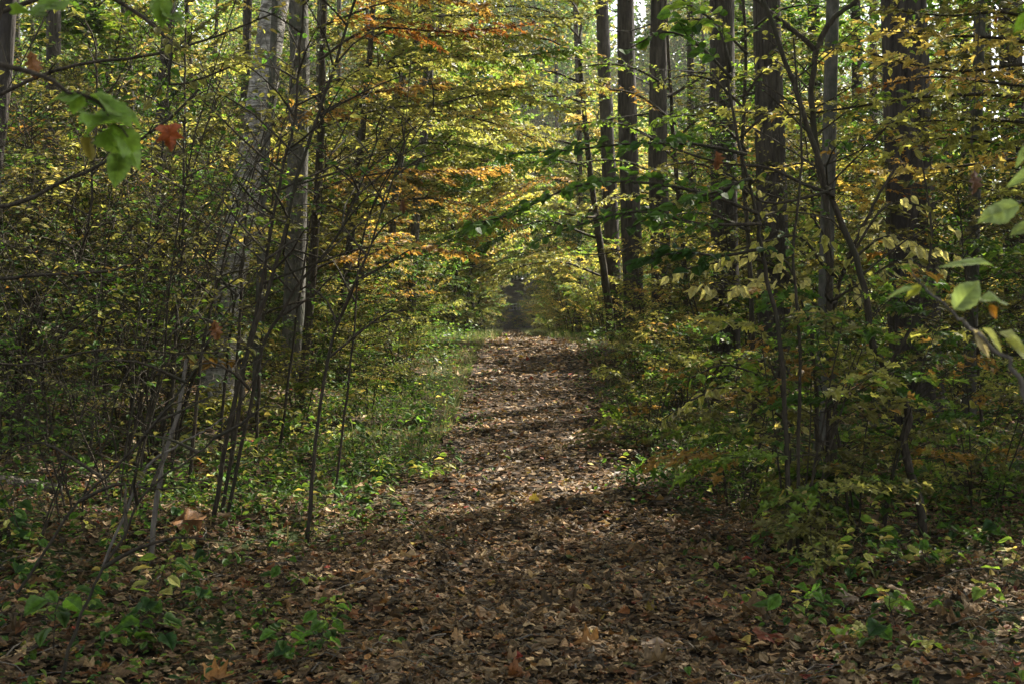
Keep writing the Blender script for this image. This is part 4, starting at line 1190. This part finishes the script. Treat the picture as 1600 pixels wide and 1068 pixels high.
BR, TN, RS, GY = (.17, .085, .035), (.27, .17, .09), (.17, .05, .025), (.24, .18, .13)
for px, py, size, kind, col, az, tl, lb in [
    (290, 835, .235, "broad", BR, 2.9, .75, "big brown leaf standing on edge under the pale dead stem"), (380, 822, .16, "round", (.07, .03, .02), .3, .2, "dark maroon leaf right of the big standing brown leaf"), (520, 812, .115, "broad", TN, .2, .5, "pale tan leaf on the left margin of the path"),
    (570, 850, .14, "oak", BR, .1, .35, "curled brown leaf on the left edge of the path"), (165, 895, .13, "broad", BR, 3.0, .3, "rust-brown leaf below the left thicket"), (820, 868, .11, "broad", TN, .1, .2, "flat tan leaf in the middle of the path"),
    (1255, 905, .12, "round", GY, 3.2, .4, "pale cupped leaf at the lower right"), (1225, 850, .15, "broad", BR, 1.2, .4, "large tan-brown leaf under the small green plants at right"), (1180, 800, .09, "broad", (.25, .06, .03), .5, .5, "red-brown leaf at the right edge of the path"),
    (1205, 1015, .15, "broad", RS, .6, .3, "dark red-brown leaf near the bottom right"), (1120, 965, .12, "oak", (.24, .11, .05), .2, .3, "orange-brown curled leaf near the bottom right"), (1330, 950, .12, "broad", GY, .9, .4, "pale grey-brown lobed leaf near the bottom right"),
    (1025, 1030, .14, "toothed", GY, .2, .3, "pale leaf at the bottom right of centre"), (510, 945, .17, "broad", TN, 1.9, .3, "large tan leaf at the lower left of the path"), (760, 975, .11, "broad", TN, .4, .35, "tan lobed leaf at the bottom centre"),
    (580, 778, .12, "broad", (.25, .03, .02), 2.5, .2, "dark red leaf on the left edge of the path"), (1430, 800, .17, "oak", BR, .3, .3, "large reddish-brown leaf at the crooked sapling's foot"), (60, 890, .13, "round", TN, .5, .2, "sunlit tan leaf on the left bank")]:
    x, y = at_ground(px, py)
    L = Leaves()
    z = float(ground(x, y))
    u = np.array([[math.cos(az), .35 * math.sin(az), .08]])
    n_ = np.array([[0, -tl, 1.0]])
    c = np.array([x, y, z + .06 + size * .25 * tl])
    L.add(kind, (c - norm(u)[0] * size * .5)[None], u, n_, size, np.array(col)[None], curl=.25, fold=.2, cup=-.25, wave=.25)
    o = L.build("fallen_leaf", M_DEAD, None, (x, y, z), (x, y, z))
    tag(o, lb, "leaf", "single large fallen leaves")

for px, py, d, size, kind, col, lb in [(262, 196, 3.4, .07, "maple", (.30, .08, .03), "rust-red leaf hanging beside the green leaves at upper left"), (48, 80, 2.6, .055, "oak", (.20, .09, .035), "brown leaf hanging above the green leaves at far left"), (335, 500, 4.6, .075, "oak", (.19, .085, .035), "brown leaf caught in the twigs in front of the birch's foot"),
                                       (628, 312, 4.5, .05, "oak", (.10, .05, .025), "dark curled leaf hanging left of the tunnel"), (1120, 236, 5.0, .075, "oak", (.20, .085, .04), "brown leaf caught high in front of the pines"), (1522, 265, 4.0, .08, "oak", (.16, .09, .06), "grey-brown leaf hanging at the right")]:
    c = W(px, py, d)
    L, S = Leaves(), Wood()
    L.add(kind, np.zeros((1, 3)), np.array([[.15, .1, -1.0]]), np.array([[.3, -1.0, .2]]), size, np.array(col)[None], curl=.3, fold=.35, wave=.3)
    t = thing("hanging_leaf", lb, "leaf", c, "dry leaves hanging in the twigs")
    L.build("blade", M_DEAD, t)
    S.tube(np.array([(0, 0, 0), (.004, 0, .03), (-.004, .01, .08), (.03, .03, .5)]), [.0012, .0012, .0014, .0025], 3)
    S.build("stalk", M_TWIG, t)


def log(pxa, pxb, py, rad, label, dz=.0):
    xa, ya = at_ground(pxa, py)
    xb = (pxb - 800) / FPX * ya
    base = np.array([xa, ya, float(ground(xa, ya))])
    P = smooth_line(np.array([[xa, ya, float(ground(xa, ya)) + rad], [(xa + xb) / 2, ya + .15, float(ground((xa + xb) / 2, ya + .15)) + rad * 1.2], [xb, ya + .4, float(ground(xb, ya + .4)) + rad]]), 16)
    S = Wood(); S.tube(P, np.linspace(rad, rad * .75, 16), 9, .08, np.random.default_rng(int(abs(pxa)) + 9))
    o = S.build("fallen_log", M_DEADWOOD, None, base)
    o.location = base
    tag(o, label, "log")


log(-40, 62, 764, .05, "short pale broken log lying at the left edge")
log(1352, 1500, 676, .06, "pale log lying in the shade behind the crooked sapling")


# ------------------------------------------------------------------ thin morning haze between the trees
V, F = boxes([(-340, -60, -4.0, 340, 440, 46)])
m, n, out = new_mat("haze_air")
vp = n.nodes.new("ShaderNodeVolumePrincipled")
vp.inputs["Color"].default_value = (1.0, .98, .90, 1)
vp.inputs["Density"].default_value = .0003
vp.inputs["Anisotropy"].default_value = .35
n.links.new(vp.outputs[0], out.inputs["Volume"])
tag(link("haze", np_mesh("haze", V, F, m)), kind="stuff")
